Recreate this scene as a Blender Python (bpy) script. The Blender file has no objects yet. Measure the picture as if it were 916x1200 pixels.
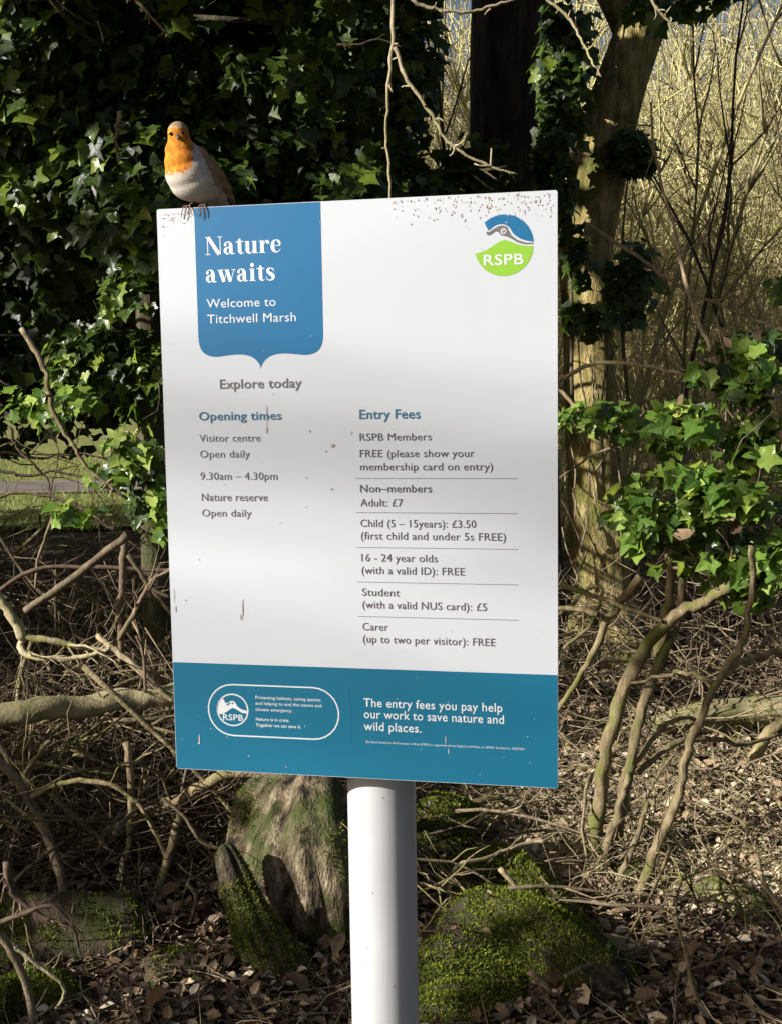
import bpy, math, random
import numpy as np
from mathutils import Vector, Matrix, noise as mnoise

random.seed(7)
rng = np.random.default_rng(7)
SC = bpy.context.scene
COL = SC.collection
rad = math.radians

# ------------------------------------------------------------------ camera
CAM = Vector((0.0, 0.0, 1.55))
RIGHT = Vector((0.999876, -0.001664, -0.015669))
DOWN = Vector((-0.015757, -0.105589, -0.994285))
FWD = Vector((0.0, 0.994408, -0.105603))
FPX = 1400.0
cam_data = bpy.data.cameras.new('camera')
cam_data.sensor_fit = 'VERTICAL'
cam_data.sensor_height = 36.0
cam_data.lens = FPX / 1200.0 * 36.0
cam_data.clip_start = 0.05
cam_data.clip_end = 3000
cam = bpy.data.objects.new('camera', cam_data)
COL.objects.link(cam)
rm = Matrix((RIGHT, -DOWN, -FWD)).transposed()
cam.matrix_world = Matrix.Translation(CAM) @ rm.to_4x4()
SC.camera = cam

# ------------------------------------------------------------------ daylight
SUN_AZ, SUN_EL = rad(65), rad(25)        # 65 degrees left of straight behind the camera
TO_SUN = Vector((-math.sin(SUN_AZ) * math.cos(SUN_EL), -math.cos(SUN_AZ) * math.cos(SUN_EL), math.sin(SUN_EL)))
world = bpy.data.worlds.new('World')
SC.world = world
world.use_nodes = True
wn = world.node_tree.nodes
wn.clear()
sky = wn.new('ShaderNodeTexSky')
sky.sky_type = 'NISHITA'
sky.sun_disc = False
sky.sun_elevation = SUN_EL
sky.sun_rotation = math.atan2(TO_SUN.x, TO_SUN.y) % (2 * math.pi)
sky.air_density = 1.0
sky.dust_density = 4.5
bgn = wn.new('ShaderNodeBackground')
bgn.inputs['Strength'].default_value = 0.05
wo = wn.new('ShaderNodeOutputWorld')
world.node_tree.links.new(sky.outputs[0], bgn.inputs['Color'])
world.node_tree.links.new(bgn.outputs[0], wo.inputs['Surface'])
sl = bpy.data.lights.new('sun', 'SUN')
sl.energy = 5.0
sl.angle = rad(0.5)
sl.color = (1.0, 0.965, 0.91)
so = bpy.data.objects.new('sun', sl)
COL.objects.link(so)
so.rotation_euler = TO_SUN.to_track_quat('Z', 'Y').to_euler()
so.location = (-4, -2, 6)
SC.view_settings.view_transform = 'Standard'
SC.view_settings.look = 'None'
SC.view_settings.exposure = 0.82
SC.view_settings.gamma = 1.0
SC.cycles.max_bounces = 6
SC.cycles.transparent_max_bounces = 4

# ------------------------------------------------------------------ maths helpers
def at(px, py, Y):
    """world point seen at photograph pixel (px, py), Y metres in front of the camera"""
    d = RIGHT * ((px - 458) / FPX) + DOWN * ((py - 600) / FPX) + FWD
    return CAM + d * (Y / d.y)

def _hash(ix, iy, s):
    n = (ix.astype(np.int64) * 374761393 + iy.astype(np.int64) * 668265263 + s * 974634777) & 0xffffffff
    n = ((n ^ (n >> 13)) * 1274126177) & 0xffffffff
    return ((n ^ (n >> 16)) & 0xffff) / 65535.0

def vnoise(x, y, s=0):
    x = np.asarray(x, float); y = np.asarray(y, float)
    ix = np.floor(x); iy = np.floor(y)
    fx = x - ix; fy = y - iy
    fx = fx * fx * (3 - 2 * fx); fy = fy * fy * (3 - 2 * fy)
    a = _hash(ix, iy, s); b = _hash(ix + 1, iy, s); c = _hash(ix, iy + 1, s); d = _hash(ix + 1, iy + 1, s)
    return (a + (b - a) * fx) * (1 - fy) + (c + (d - c) * fx) * fy

def fbm(x, y, s=0, o=3):
    r = 0; a = .5
    for i in range(o):
        r = r + a * (vnoise(x * 2 ** i, y * 2 ** i, s + i) - .5); a *= .5
    return r

def gh(x, y):
    x = np.asarray(x, float); y = np.asarray(y, float)
    near = np.clip((14 - y) / 5, 0, 1)
    return near * (0.16 * fbm(x * .7, y * .7, 3) + 0.03 * fbm(x * 5, y * 5, 9)) + (1 - near) * .04 * fbm(x * .2, y * .2, 5)

def ground_at(px, py, lift=0.0):
    Y = 5.0
    for _ in range(8):
        p = at(px, py, Y)
        q = at(px, py, Y + .01)
        g = float(gh(p.x, p.y)) + lift
        slope = (q.z - p.z) / .01
        Y = max(1.5, Y + (g - p.z) / slope)
    return at(px, py, Y)

# ------------------------------------------------------------------ object helpers
def link(o, parent=None):
    COL.objects.link(o)
    if parent: o.parent = parent
    return o

def tag(o, label=None, cat=None, group=None, kind=None):
    if label: o['label'] = label
    if cat: o['category'] = cat
    if group: o['group'] = group
    if kind: o['kind'] = kind
    return o

def thing(name, loc, label, cat, group=None, rz=0):
    o = bpy.data.objects.new(name, None)
    o.empty_display_size = .05
    o.location = loc
    o.rotation_euler = (0, 0, rz)
    link(o)
    return tag(o, label, cat, group)

def np_mesh(name, V, F, luv=None, smooth=True):
    """V (n,3), F (m,k): all faces of one mesh with the same number of corners"""
    V = np.asarray(V, np.float32); F = np.asarray(F, np.int32)
    me = bpy.data.meshes.new(name)
    m, k = F.shape
    me.vertices.add(len(V)); me.vertices.foreach_set('co', V.ravel())
    me.loops.add(m * k); me.loops.foreach_set('vertex_index', F.ravel())
    me.polygons.add(m)
    me.polygons.foreach_set('loop_start', np.arange(0, m * k, k, dtype=np.int32))
    me.polygons.foreach_set('loop_total', np.full(m, k, np.int32))
    if smooth: me.polygons.foreach_set('use_smooth', np.ones(m, bool))
    if luv is not None:
        a = me.attributes.new('luv', 'FLOAT_VECTOR', 'POINT')
        a.data.foreach_set('vector', np.asarray(luv, np.float32).ravel())
    me.update(calc_edges=True)
    me.validate()
    return me

def np_obj(name, V, F, mat, parent=None, luv=None, smooth=True):
    if parent is not None:
        V = np.asarray(V) - np.array(parent_loc(parent))
    me = np_mesh(name, V, F, luv, smooth)
    me.materials.append(mat)
    return link(bpy.data.objects.new(name, me), parent)

def parent_loc(p):
    l = Vector(p.location)
    while p.parent:
        p = p.parent; l += p.location
    return l

class MB:
    """collects quads and triangles of one mesh; coordinates are world ones"""
    def __init__(s): s.v = []; s.f = []; s.l = []
    def add(s, v, f, l=None):
        n = len(s.v)
        s.v += [tuple(p) for p in v]
        s.f += [tuple(i + n for i in q) for q in f]
        s.l += list(l) if l is not None else [(0, 0, .5)] * len(v)
        return s
    def box(s, lo, hi):
        x0, y0, z0 = lo; x1, y1, z1 = hi
        return s.add([(x0,y0,z0),(x1,y0,z0),(x1,y1,z0),(x0,y1,z0),(x0,y0,z1),(x1,y0,z1),(x1,y1,z1),(x0,y1,z1)],
                     [(3,2,1,0),(4,5,6,7),(0,1,5,4),(1,2,6,5),(2,3,7,6),(3,0,4,7)])
    def tube(s, pts, rr, n=6, lump=0.0, cap=True, tint=None):
        pts = [Vector(p) for p in pts]
        m = len(pts)
        if not hasattr(rr, '__len__'): rr = [rr] * m
        elif len(rr) == 2 and m != 2:
            a, b = rr; rr = [a + (b - a) * i / (m - 1) for i in range(m)]
        t0 = (pts[1] - pts[0]).normalized()
        ref = Vector((0, 0, 1)) if abs(t0.z) < .8 else Vector((1, 0, 0))
        u = t0.cross(ref).normalized()
        vs = []; ls = []
        tn = random.random() if tint is None else tint
        ph = random.random() * 50
        dist = 0
        for i in range(m):
            t = (pts[min(i + 1, m - 1)] - pts[max(i - 1, 0)]).normalized()
            u = (u - t * u.dot(t)).normalized()
            w = t.cross(u)
            if i: dist += (pts[i] - pts[i - 1]).length
            for k in range(n):
                a = 2 * math.pi * k / n
                r = rr[i]
                if lump:
                    r *= 1 + lump * mnoise.noise(Vector((math.cos(a) * 1.2 + ph, math.sin(a) * 1.2, dist / max(rr[0], 1e-4) * .45)))
                vs.append(pts[i] + (u * math.cos(a) + w * math.sin(a)) * r)
                ls.append((k / n, dist, tn))
        fs = []
        for i in range(m - 1):
            for k in range(n):
                k2 = (k + 1) % n
                fs.append((i * n + k, i * n + k2, (i + 1) * n + k2, (i + 1) * n + k))
        if cap:
            vs.append(pts[0]); ls.append((.5, 0, tn)); c0 = len(vs) - 1
            vs.append(pts[-1]); ls.append((.5, 0, tn)); c1 = len(vs) - 1
            for k in range(n):
                fs.append((c0, (k + 1) % n, k))
                fs.append((c1, (m - 1) * n + k, (m - 1) * n + (k + 1) % n))
        return s.add(vs, fs, ls)
    def mesh(s, name, smooth=True, origin=(0, 0, 0)):
        me = bpy.data.meshes.new(name)
        ox, oy, oz = origin
        me.from_pydata([(p[0] - ox, p[1] - oy, p[2] - oz) for p in s.v], [], s.f)
        if smooth: me.polygons.foreach_set('use_smooth', [True] * len(me.polygons))
        a = me.attributes.new('luv', 'FLOAT_VECTOR', 'POINT')
        a.data.foreach_set('vector', np.asarray(s.l, np.float32).ravel())
        me.update()
        return me
    def build(s, name, mat, parent=None, smooth=True, origin=None):
        o0 = parent_loc(parent) if parent else Vector(origin or (0, 0, 0))
        me = s.mesh(name, smooth, o0)
        me.materials.append(mat)
        o = bpy.data.objects.new(name, me)
        if not parent and origin: o.location = origin
        return link(o, parent)

def smooth_path(pts, sub=4, jit=0.0):
    """Catmull-Rom through the points, with a little wander"""
    pts = [Vector(p) for p in pts]
    P = [pts[0] * 2 - pts[1]] + pts + [pts[-1] * 2 - pts[-2]]
    out = []
    for i in range(1, len(P) - 2):
        for k in range(sub):
            t = k / sub
            a, b, c, d = P[i - 1], P[i], P[i + 1], P[i + 2]
            q = .5 * ((2 * b) + (c - a) * t + (2 * a - 5 * b + 4 * c - d) * t * t + (3 * b - a - 3 * c + d) * t ** 3)
            if jit and (i > 1 or k): q += Vector((random.uniform(-1, 1), random.uniform(-1, 1), random.uniform(-1, 1))) * jit
            out.append(q)
    out.append(pts[-1])
    return out

def rvec(s=1.0):
    return Vector((random.gauss(0, s), random.gauss(0, s), random.gauss(0, s)))

def grow(p, d, length, seg, wob, lift=0.0):
    pts = [Vector(p)]; d = Vector(d).normalized()
    for _ in range(seg):
        d = (d + rvec(wob) + Vector((0, 0, lift))).normalized()
        pts.append(pts[-1] + d * (length / seg))
    return pts

def branchy(mb, p, d, length, r, level, n=5, wob=.12, lift=0.0, kids=3, spread=.7, seg=6, tint=None):
    pts = grow(p, d, length, seg, wob, lift)
    mb.tube(pts, [r, r * (.45 if level else .2)], n, tint=tint)
    if level > 0:
        for _ in range(kids):
            i = random.randint(1, seg)
            dd = (pts[i] - pts[i - 1]).normalized() + rvec(spread)
            branchy(mb, pts[i], dd, length * random.uniform(.35, .6), r * .5 * (1 - .4 * i / seg), level - 1, max(3, n - 1), wob * 1.2, lift, kids, spread, max(3, seg - 1), tint)
    return pts

# ------------------------------------------------------------------ materials
def new_mat(name):
    m = bpy.data.materials.new(name); m.use_nodes = True
    nt = m.node_tree; nt.nodes.clear()
    out = nt.nodes.new('ShaderNodeOutputMaterial')
    return m, nt, out

def nd(nt, t, **kw):
    n = nt.nodes.new(t)
    for k, v in kw.items():
        if k in n.inputs: n.inputs[k].default_value = v
        else: setattr(n, k, v)
    return n

def ramp(nt, fac, stops):
    r = nt.nodes.new('ShaderNodeValToRGB')
    e = r.color_ramp.elements
    while len(e) < len(stops): e.new(.5)
    for i, (p, c) in enumerate(stops):
        e[i].position = p; e[i].color = (*c, 1)
    nt.links.new(fac, r.inputs[0])
    return r.outputs[0]

def mathn(nt, op, a, b=None, clamp=False):
    n = nt.nodes.new('ShaderNodeMath'); n.operation = op; n.use_clamp = clamp
    for i, x in enumerate((a, b)):
        if x is None: continue
        if isinstance(x, (int, float)): n.inputs[i].default_value = x
        else: nt.links.new(x, n.inputs[i])
    return n.outputs[0]

def mixc(nt, fac, a, b, mode='MIX'):
    n = nt.nodes.new('ShaderNodeMixRGB'); n.blend_type = mode
    for i, x in ((0, fac), (1, a), (2, b)):
        if isinstance(x, (int, float)): n.inputs[i].default_value = x
        elif isinstance(x, tuple): n.inputs[i].default_value = (*x, 1)
        else: nt.links.new(x, n.inputs[i])
    return n.outputs[0]

def leaf_mat(name, cols, rough=.32, trans=.3, tcol=(.22, .38, .05), vein=.4, veincol=(.22, .30, .12), spec=.5):
    m, nt, out = new_mat(name)
    L = nt.links
    at_ = nd(nt, 'ShaderNodeAttribute', attribute_name='luv')
    sp = nd(nt, 'ShaderNodeSeparateXYZ'); L.new(at_.outputs['Vector'], sp.inputs[0])
    oi = nd(nt, 'ShaderNodeObjectInfo')
    t = mathn(nt, 'FRACT', mathn(nt, 'ADD', sp.outputs[2], oi.outputs['Random']))
    c = ramp(nt, t, cols)
    no = nd(nt, 'ShaderNodeTexNoise', Scale=45.0, Detail=3.0)
    L.new(at_.outputs['Vector'], no.inputs['Vector'])
    no.inputs['Scale'].default_value = 4.0
    c = mixc(nt, .35, c, mixc(nt, 1.0, c, ramp(nt, no.outputs[0], [(.3, (.5, .5, .5)), (.7, (1.5, 1.4, 1.1))]), 'MULTIPLY'))
    ang = mathn(nt, 'ARCTAN2', sp.outputs[0], mathn(nt, 'SUBTRACT', sp.outputs[1], .02))
    s_ = mathn(nt, 'ABSOLUTE', mathn(nt, 'SINE', mathn(nt, 'MULTIPLY', ang, 4.5)))
    v = mathn(nt, 'SUBTRACT', 1.0, mathn(nt, 'MULTIPLY', s_, 5.0), True)
    c2 = mixc(nt, mathn(nt, 'MULTIPLY', v, vein), c, veincol)
    p = nd(nt, 'ShaderNodeBsdfPrincipled', Roughness=rough)
    p.inputs['Specular IOR Level'].default_value = spec
    L.new(c2, p.inputs['Base Color'])
    bu = nd(nt, 'ShaderNodeBump', Strength=.35, Distance=.004)
    L.new(mathn(nt, 'SUBTRACT', no.outputs[0], mathn(nt, 'MULTIPLY', v, .5)), bu.inputs['Height'])
    L.new(bu.outputs[0], p.inputs['Normal'])
    tr = nd(nt, 'ShaderNodeBsdfTranslucent')
    L.new(mixc(nt, .65, c2, tcol), tr.inputs[0])
    mx = nd(nt, 'ShaderNodeMixShader'); mx.inputs[0].default_value = trans
    L.new(p.outputs[0], mx.inputs[1]); L.new(tr.outputs[0], mx.inputs[2])
    L.new(mx.outputs[0], out.inputs[0])
    return m

def bark_mat(name, cols, scale=14.0, stretch=.22, bump=.6, dist=.01, moss=None, mosslev=.55, rough=.85, tint=.35):
    m, nt, out = new_mat(name)
    L = nt.links
    tc = nd(nt, 'ShaderNodeTexCoord')
    mp = nd(nt, 'ShaderNodeMapping'); mp.inputs['Scale'].default_value = (1, 1, stretch)
    L.new(tc.outputs['Object'], mp.inputs[0])
    n1 = nd(nt, 'ShaderNodeTexNoise', Scale=scale, Detail=6.0, Roughness=.65); L.new(mp.outputs[0], n1.inputs['Vector'])
    n2 = nd(nt, 'ShaderNodeTexNoise', Scale=scale * .22, Detail=3.0); L.new(tc.outputs['Object'], n2.inputs['Vector'])
    n3 = nd(nt, 'ShaderNodeTexNoise', Scale=scale * 6, Detail=3.0); L.new(mp.outputs[0], n3.inputs['Vector'])
    c = ramp(nt, n1.outputs[0], cols)
    if moss:
        c = mixc(nt, ramp(nt, n2.outputs[0], [(mosslev - .08, (0, 0, 0)), (mosslev + .1, (1, 1, 1))]), c, moss)
    at_ = nd(nt, 'ShaderNodeAttribute', attribute_name='luv')
    sp = nd(nt, 'ShaderNodeSeparateXYZ'); L.new(at_.outputs['Vector'], sp.inputs[0])
    oi = nd(nt, 'ShaderNodeObjectInfo')
    t = mathn(nt, 'FRACT', mathn(nt, 'ADD', sp.outputs[2], oi.outputs['Random']))
    c = mixc(nt, tint, c, mixc(nt, 1.0, c, ramp(nt, t, [(0, (.35, .33, .3)), (.5, (1, .95, .85)), (1, (1.8, 1.75, 1.5))]), 'MULTIPLY'))
    p = nd(nt, 'ShaderNodeBsdfPrincipled', Roughness=rough)
    p.inputs['Specular IOR Level'].default_value = .25
    L.new(c, p.inputs['Base Color'])
    bu = nd(nt, 'ShaderNodeBump', Strength=bump, Distance=dist)
    L.new(mathn(nt, 'ADD', n1.outputs[0], mathn(nt, 'MULTIPLY', n3.outputs[0], .35)), bu.inputs['Height'])
    L.new(bu.outputs[0], p.inputs['Normal'])
    L.new(p.outputs[0], out.inputs[0])
    return m

def plain_mat(name, col, rough=.5, spec=.5, noise=0.0, nscale=20.0, metal=0.0):
    m, nt, out = new_mat(name)
    L = nt.links
    p = nd(nt, 'ShaderNodeBsdfPrincipled', Roughness=rough, Metallic=metal)
    p.inputs['Specular IOR Level'].default_value = spec
    tc = nd(nt, 'ShaderNodeTexCoord')
    no = nd(nt, 'ShaderNodeTexNoise', Scale=nscale, Detail=5.0); L.new(tc.outputs['Object'], no.inputs['Vector'])
    k0 = 1 - noise
    c = mixc(nt, 1.0, (*col,), ramp(nt, no.outputs[0], [(.3, (k0, k0, k0)), (.65, (1, 1, 1))]), 'MULTIPLY')
    L.new(c, p.inputs['Base Color'])
    L.new(p.outputs[0], out.inputs[0])
    return m

M = {}
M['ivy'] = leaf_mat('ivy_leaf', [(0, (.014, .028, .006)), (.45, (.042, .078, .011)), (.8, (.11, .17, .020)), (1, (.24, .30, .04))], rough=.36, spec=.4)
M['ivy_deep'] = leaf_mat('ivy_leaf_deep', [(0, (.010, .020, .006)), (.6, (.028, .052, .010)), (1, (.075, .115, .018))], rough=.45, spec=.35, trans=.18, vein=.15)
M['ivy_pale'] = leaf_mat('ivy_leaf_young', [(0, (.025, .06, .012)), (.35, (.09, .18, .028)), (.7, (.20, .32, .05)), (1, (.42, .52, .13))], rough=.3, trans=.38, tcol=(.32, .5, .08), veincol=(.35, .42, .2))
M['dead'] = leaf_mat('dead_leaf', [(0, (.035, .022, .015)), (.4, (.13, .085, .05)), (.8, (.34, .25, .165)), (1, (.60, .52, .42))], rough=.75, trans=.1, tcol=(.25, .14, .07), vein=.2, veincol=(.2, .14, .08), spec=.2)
M['dry'] = leaf_mat('sun_tinted_leaf', [(0, (.22, .15, .09)), (.5, (.40, .30, .19)), (1, (.62, .53, .40))], rough=.8, trans=.1, tcol=(.3, .2, .1), vein=.2, veincol=(.3, .22, .14), spec=.15)  # litter colour lightened to carry the sunlight of the streaks
M['bark_dark'] = bark_mat('dark_bark', [(.3, (.02, .014, .011)), (.5, (.09, .066, .05)), (.72, (.20, .15, .115))], 22, .15, 1.0, .03)
M['bark_olive'] = bark_mat('olive_bark', [(.30, (.08, .06, .022)), (.48, (.32, .25, .09)), (.7, (.58, .48, .24))], 26, .26, 1.0, .035, moss=(.11, .12, .025), mosslev=.56)
M['bark_ivyclad'] = bark_mat('brown_bark', [(.3, (.03, .024, .015)), (.6, (.10, .08, .05)), (.8, (.16, .13, .08))], 24, .2, .9, .02, moss=(.05, .06, .02))
M['stick'] = bark_mat('grey_stick', [(.3, (.10, .075, .05)), (.55, (.24, .19, .13)), (.8, (.38, .32, .23))], 40, .5, 1.0, .006, moss=(.15, .14, .07), mosslev=.62, tint=.8)
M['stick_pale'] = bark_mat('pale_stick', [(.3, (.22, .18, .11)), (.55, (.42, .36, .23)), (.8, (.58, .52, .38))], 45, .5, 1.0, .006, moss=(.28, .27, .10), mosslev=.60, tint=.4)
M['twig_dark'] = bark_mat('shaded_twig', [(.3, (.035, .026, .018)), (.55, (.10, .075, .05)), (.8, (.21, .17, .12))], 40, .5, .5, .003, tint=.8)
M['stem'] = bark_mat('mossy_stem', [(.3, (.07, .052, .03)), (.5, (.22, .17, .095)), (.75, (.42, .35, .21))], 42, .30, 1.0, .010, moss=(.15, .155, .045), mosslev=.57, tint=.3)
M['thicket'] = bark_mat('thicket_stem', [(.3, (.34, .29, .14)), (.55, (.56, .50, .28)), (.8, (.70, .66, .44))], 12, .4, .3, .01, moss=(.42, .42, .15), mosslev=.57, tint=.6)
M['red_stick'] = bark_mat('reddish_stick', [(.3, (.06, .04, .03)), (.6, (.15, .105, .075)), (.8, (.26, .19, .14))], 50, .5, .4, .003)
M['log_pale'] = bark_mat('weathered_log', [(.3, (.16, .13, .07)), (.5, (.34, .29, .17)), (.75, (.48, .42, .27))], 20, .6, .8, .008, moss=(.12, .12, .05), mosslev=.6)
M['stump'] = bark_mat('weathered_stump', [(.38, (.018, .013, .009)), (.48, (.10, .075, .048)), (.60, (.25, .20, .14)), (.8, (.46, .40, .30))], 26, .4, 1.0, .05, moss=(.05, .07, .015), mosslev=.54)
M['rotten'] = bark_mat('rotten_wood', [(.3, (.015, .011, .008)), (.5, (.07, .052, .034)), (.7, (.18, .14, .095))], 34, .5, 1.0, .03, moss=(.05, .06, .014), mosslev=.56)
M['moss'] = leaf_mat('moss', [(0, (.04, .05, .010)), (.35, (.11, .145, .016)), (.7, (.19, .235, .026)), (1, (.34, .36, .07))], rough=.9, trans=.3, tcol=(.16, .24, .03), vein=0, spec=.1)
M['grass'] = leaf_mat('grass_blade', [(0, (.09, .10, .025)), (.5, (.19, .21, .06)), (1, (.36, .34, .15))], rough=.6, trans=.3, vein=0)
M['white'] = plain_mat('white_panel', (.50, .53, .57), .38, .5, .03, 3.0)
M['post'] = plain_mat('grey_post_paint', (.51, .515, .53), .36, .5, .16, 5.0)
M['alu'] = plain_mat('aluminium', (.55, .56, .57), .4, .5, .05, 8, .9)
M['shield'] = plain_mat('blue_print', (.006, .12, .27), .4, .5, .04, 6)
M['teal'] = plain_mat('teal_print', (.006, .118, .205), .4, .5, .05, 6)
M['ink_white'] = plain_mat('white_ink', (.58, .60, .62), .45)
M['ink_grey'] = plain_mat('grey_ink', (.12, .11, .115), .5)
M['ink_plum'] = plain_mat('plum_ink', (.10, .07, .09), .5)
M['ink_teal'] = plain_mat('teal_ink', (.02, .12, .2), .5)
M['ink_green'] = plain_mat('green_ink', (.22, .44, .03), .45)
M['ink_rule'] = plain_mat('rule_ink', (.2, .18, .19), .5)
M['dirt'] = plain_mat('dried_dirt', (.36, .28, .22), .9, .1)
M['dirt_pale'] = plain_mat('faint_dirt', (.50, .44, .39), .9, .1)

def soil_mat():
    m, nt, out = new_mat('forest_soil'); L = nt.links
    tc = nd(nt, 'ShaderNodeTexCoord')
    n1 = nd(nt, 'ShaderNodeTexNoise', Scale=9.0, Detail=8.0, Roughness=.7); L.new(tc.outputs['Object'], n1.inputs['Vector'])
    n2 = nd(nt, 'ShaderNodeTexNoise', Scale=1.1, Detail=4.0); L.new(tc.outputs['Object'], n2.inputs['Vector'])
    n3 = nd(nt, 'ShaderNodeTexVoronoi', Scale=38.0); L.new(tc.outputs['Object'], n3.inputs['Vector'])
    c = ramp(nt, n1.outputs[0], [(.3, (.022, .015, .01)), (.55, (.07, .048, .032)), (.75, (.15, .11, .075))])
    c = mixc(nt, ramp(nt, n2.outputs[0], [(.58, (0, 0, 0)), (.68, (.8, .8, .8))]), c, (.05, .07, .018))
    p = nd(nt, 'ShaderNodeBsdfPrincipled', Roughness=.95); p.inputs['Specular IOR Level'].default_value = .1
    L.new(c, p.inputs['Base Color'])
    bu = nd(nt, 'ShaderNodeBump', Strength=1.0, Distance=.03)
    L.new(mathn(nt, 'ADD', n1.outputs[0], mathn(nt, 'MULTIPLY', n3.outputs['Distance'], .4)), bu.inputs['Height'])
    L.new(bu.outputs[0], p.inputs['Normal']); L.new(p.outputs[0], out.inputs[0])
    return m
M['soil'] = soil_mat()
M['lawn'] = plain_mat('mown_grass', (.24, .25, .08), .9, .1, .6, 3.0)
M['path'] = plain_mat('grey_path', (.20, .17, .15), .9, .1, .5, 2.0)

# ------------------------------------------------------------------ leaf templates (x across, y to the tip, z up; about 1 long)
half = [(0, .05), (.18, -.10), (.36, -.07), (.45, .08), (.40, .22), (.60, .42), (.37, .47), (.23, .58), (.12, .82), (0, 1)]
def ivy_template(fold=.16, curl=.22, seed=0):
    r = random.Random(seed)
    out = [(x * r.uniform(.9, 1.12), y + r.uniform(-.03, .03)) for x, y in half[1:-1]]
    out2 = [(-x * r.uniform(.9, 1.12), y + r.uniform(-.03, .03)) for x, y in half[1:-1]]
    ring = [half[0]] + out + [half[-1]] + out2[::-1]
    v = [(0, .38)] + ring
    V = [(x, y, fold * abs(x) * 1.2 - curl * (y - .3) ** 2 + (r.uniform(-.05, .05) if i else 0) - .1 * x * x) for i, (x, y) in enumerate(v)]
    n = len(ring)
    F = [(0, 1 + i, 1 + (i + 1) % n) for i in range(n)]
    return np.array(V), np.array(F)
IVY = [ivy_template(.12 + .04 * i, .1 + .08 * i, i) for i in range(4)]
SIMPLE = (np.array([(0, .4, 0), (0, 0, 0), (.38, -.02, .05), (.55, .4, .06), (.15, .62, .03), (0, 1, -.12), (-.15, .62, .03), (-.52, .38, .07), (-.38, -.02, .05)]),
          np.array([(0, 1, 2), (0, 2, 3), (0, 3, 4), (0, 4, 5), (0, 5, 6), (0, 6, 7), (0, 7, 8), (0, 8, 1)]))
OVAL = (np.array([(0, 0, 0), (.28, .3, .09), (.2, .72, .05), (0, 1, -.1), (-.22, .7, .10), (-.27, .3, .06)]),
        np.array([(0, 1, 2), (0, 2, 3), (0, 3, 4), (0, 4, 5)]))
BLADE = (np.array([(-.06, 0, 0), (.06, 0, 0), (0, 1, .1)]), np.array([(0, 1, 2)]))

def frames(nrm, tip):
    nrm = nrm / np.linalg.norm(nrm, axis=1, keepdims=True)
    tip = tip - nrm * (tip * nrm).sum(1, keepdims=True)
    tip /= np.linalg.norm(tip, axis=1, keepdims=True) + 1e-9
    return np.cross(tip, nrm), tip, nrm

def scatter(P, nrm, tip, size, tmpl):
    """arrays of one mesh made of many leaves"""
    X, Yv, Z = frames(nrm, tip)
    tv, tf = tmpl
    n, k = len(P), len(tv)
    V = P[:, None, :] + size[:, None, None] * (tv[None, :, 0:1] * X[:, None] + tv[None, :, 1:2] * Yv[:, None] + tv[None, :, 2:3] * Z[:, None])
    F = (tf[None] + (np.arange(n) * k)[:, None, None]).reshape(-1, tf.shape[1])
    luv = np.zeros((n, k, 3)); luv[:, :, :2] = tv[None, :, :2]; luv[:, :, 2] = rng.random(n)[:, None]
    return V.reshape(-1, 3), F, luv.reshape(-1, 3)

def scatter_obj(name, P, nrm, tip, size, tmpl, mat, parent=None):
    V, F, l = scatter(P, nrm, tip, size, tmpl)
    o = np_obj(name, V, F, mat, parent, l)
    o['kind'] = 'stuff'
    return o

def leaf_meshes(mat):
    out = []
    for i, (v, f) in enumerate(IVY):
        me = np_mesh('ivy_leaf', v, f, np.c_[v[:, :2], np.zeros(len(v))])
        me.materials.append(mat); out.append(me)
    return out
LEAFMESH = {k: leaf_meshes(M[k]) for k in ('ivy', 'ivy_pale', 'ivy_deep')}

def place_leaves(parent, P, nrm, tip, size, kind):
    X, Yv, Z = frames(nrm, tip)
    pl = parent_loc(parent)
    for i in range(len(P)):
        o = bpy.data.objects.new('leaf', random.choice(LEAFMESH[kind]))
        s = float(size[i])
        m = Matrix(((X[i][0] * s, Yv[i][0] * s, Z[i][0] * s, P[i][0] - pl.x),
                    (X[i][1] * s, Yv[i][1] * s, Z[i][1] * s, P[i][1] - pl.y),
                    (X[i][2] * s, Yv[i][2] * s, Z[i][2] * s, P[i][2] - pl.z), (0, 0, 0, 1)))
        o.matrix_basis = m
        link(o, parent)

# ------------------------------------------------------------------ ground
def grid_axis(lo, hi, step, far, g=1.35):
    a = list(np.arange(lo, hi, step))
    s, x = step, hi
    while x < far: a.append(x); s *= g; x += s
    s, x = step, lo - step
    b = []
    while x > -far: b.append(x); s *= g; x -= s
    return np.array(b[::-1] + a)
gx = grid_axis(-4, 4.5, .05, 500); gy = grid_axis(1, 9, .05, 700)
GX, GY = np.meshgrid(gx, gy)
GZ = gh(GX, GY)
nx_, ny_ = len(gx), len(gy)
idx = np.arange(nx_ * ny_).reshape(ny_, nx_)
F = np.stack([idx[:-1, :-1], idx[:-1, 1:], idx[1:, 1:], idx[1:, :-1]], -1).reshape(-1, 4)
tag(np_obj('ground', np.stack([GX, GY, GZ], -1).reshape(-1, 3), F, M['soil']), kind='structure')

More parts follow.
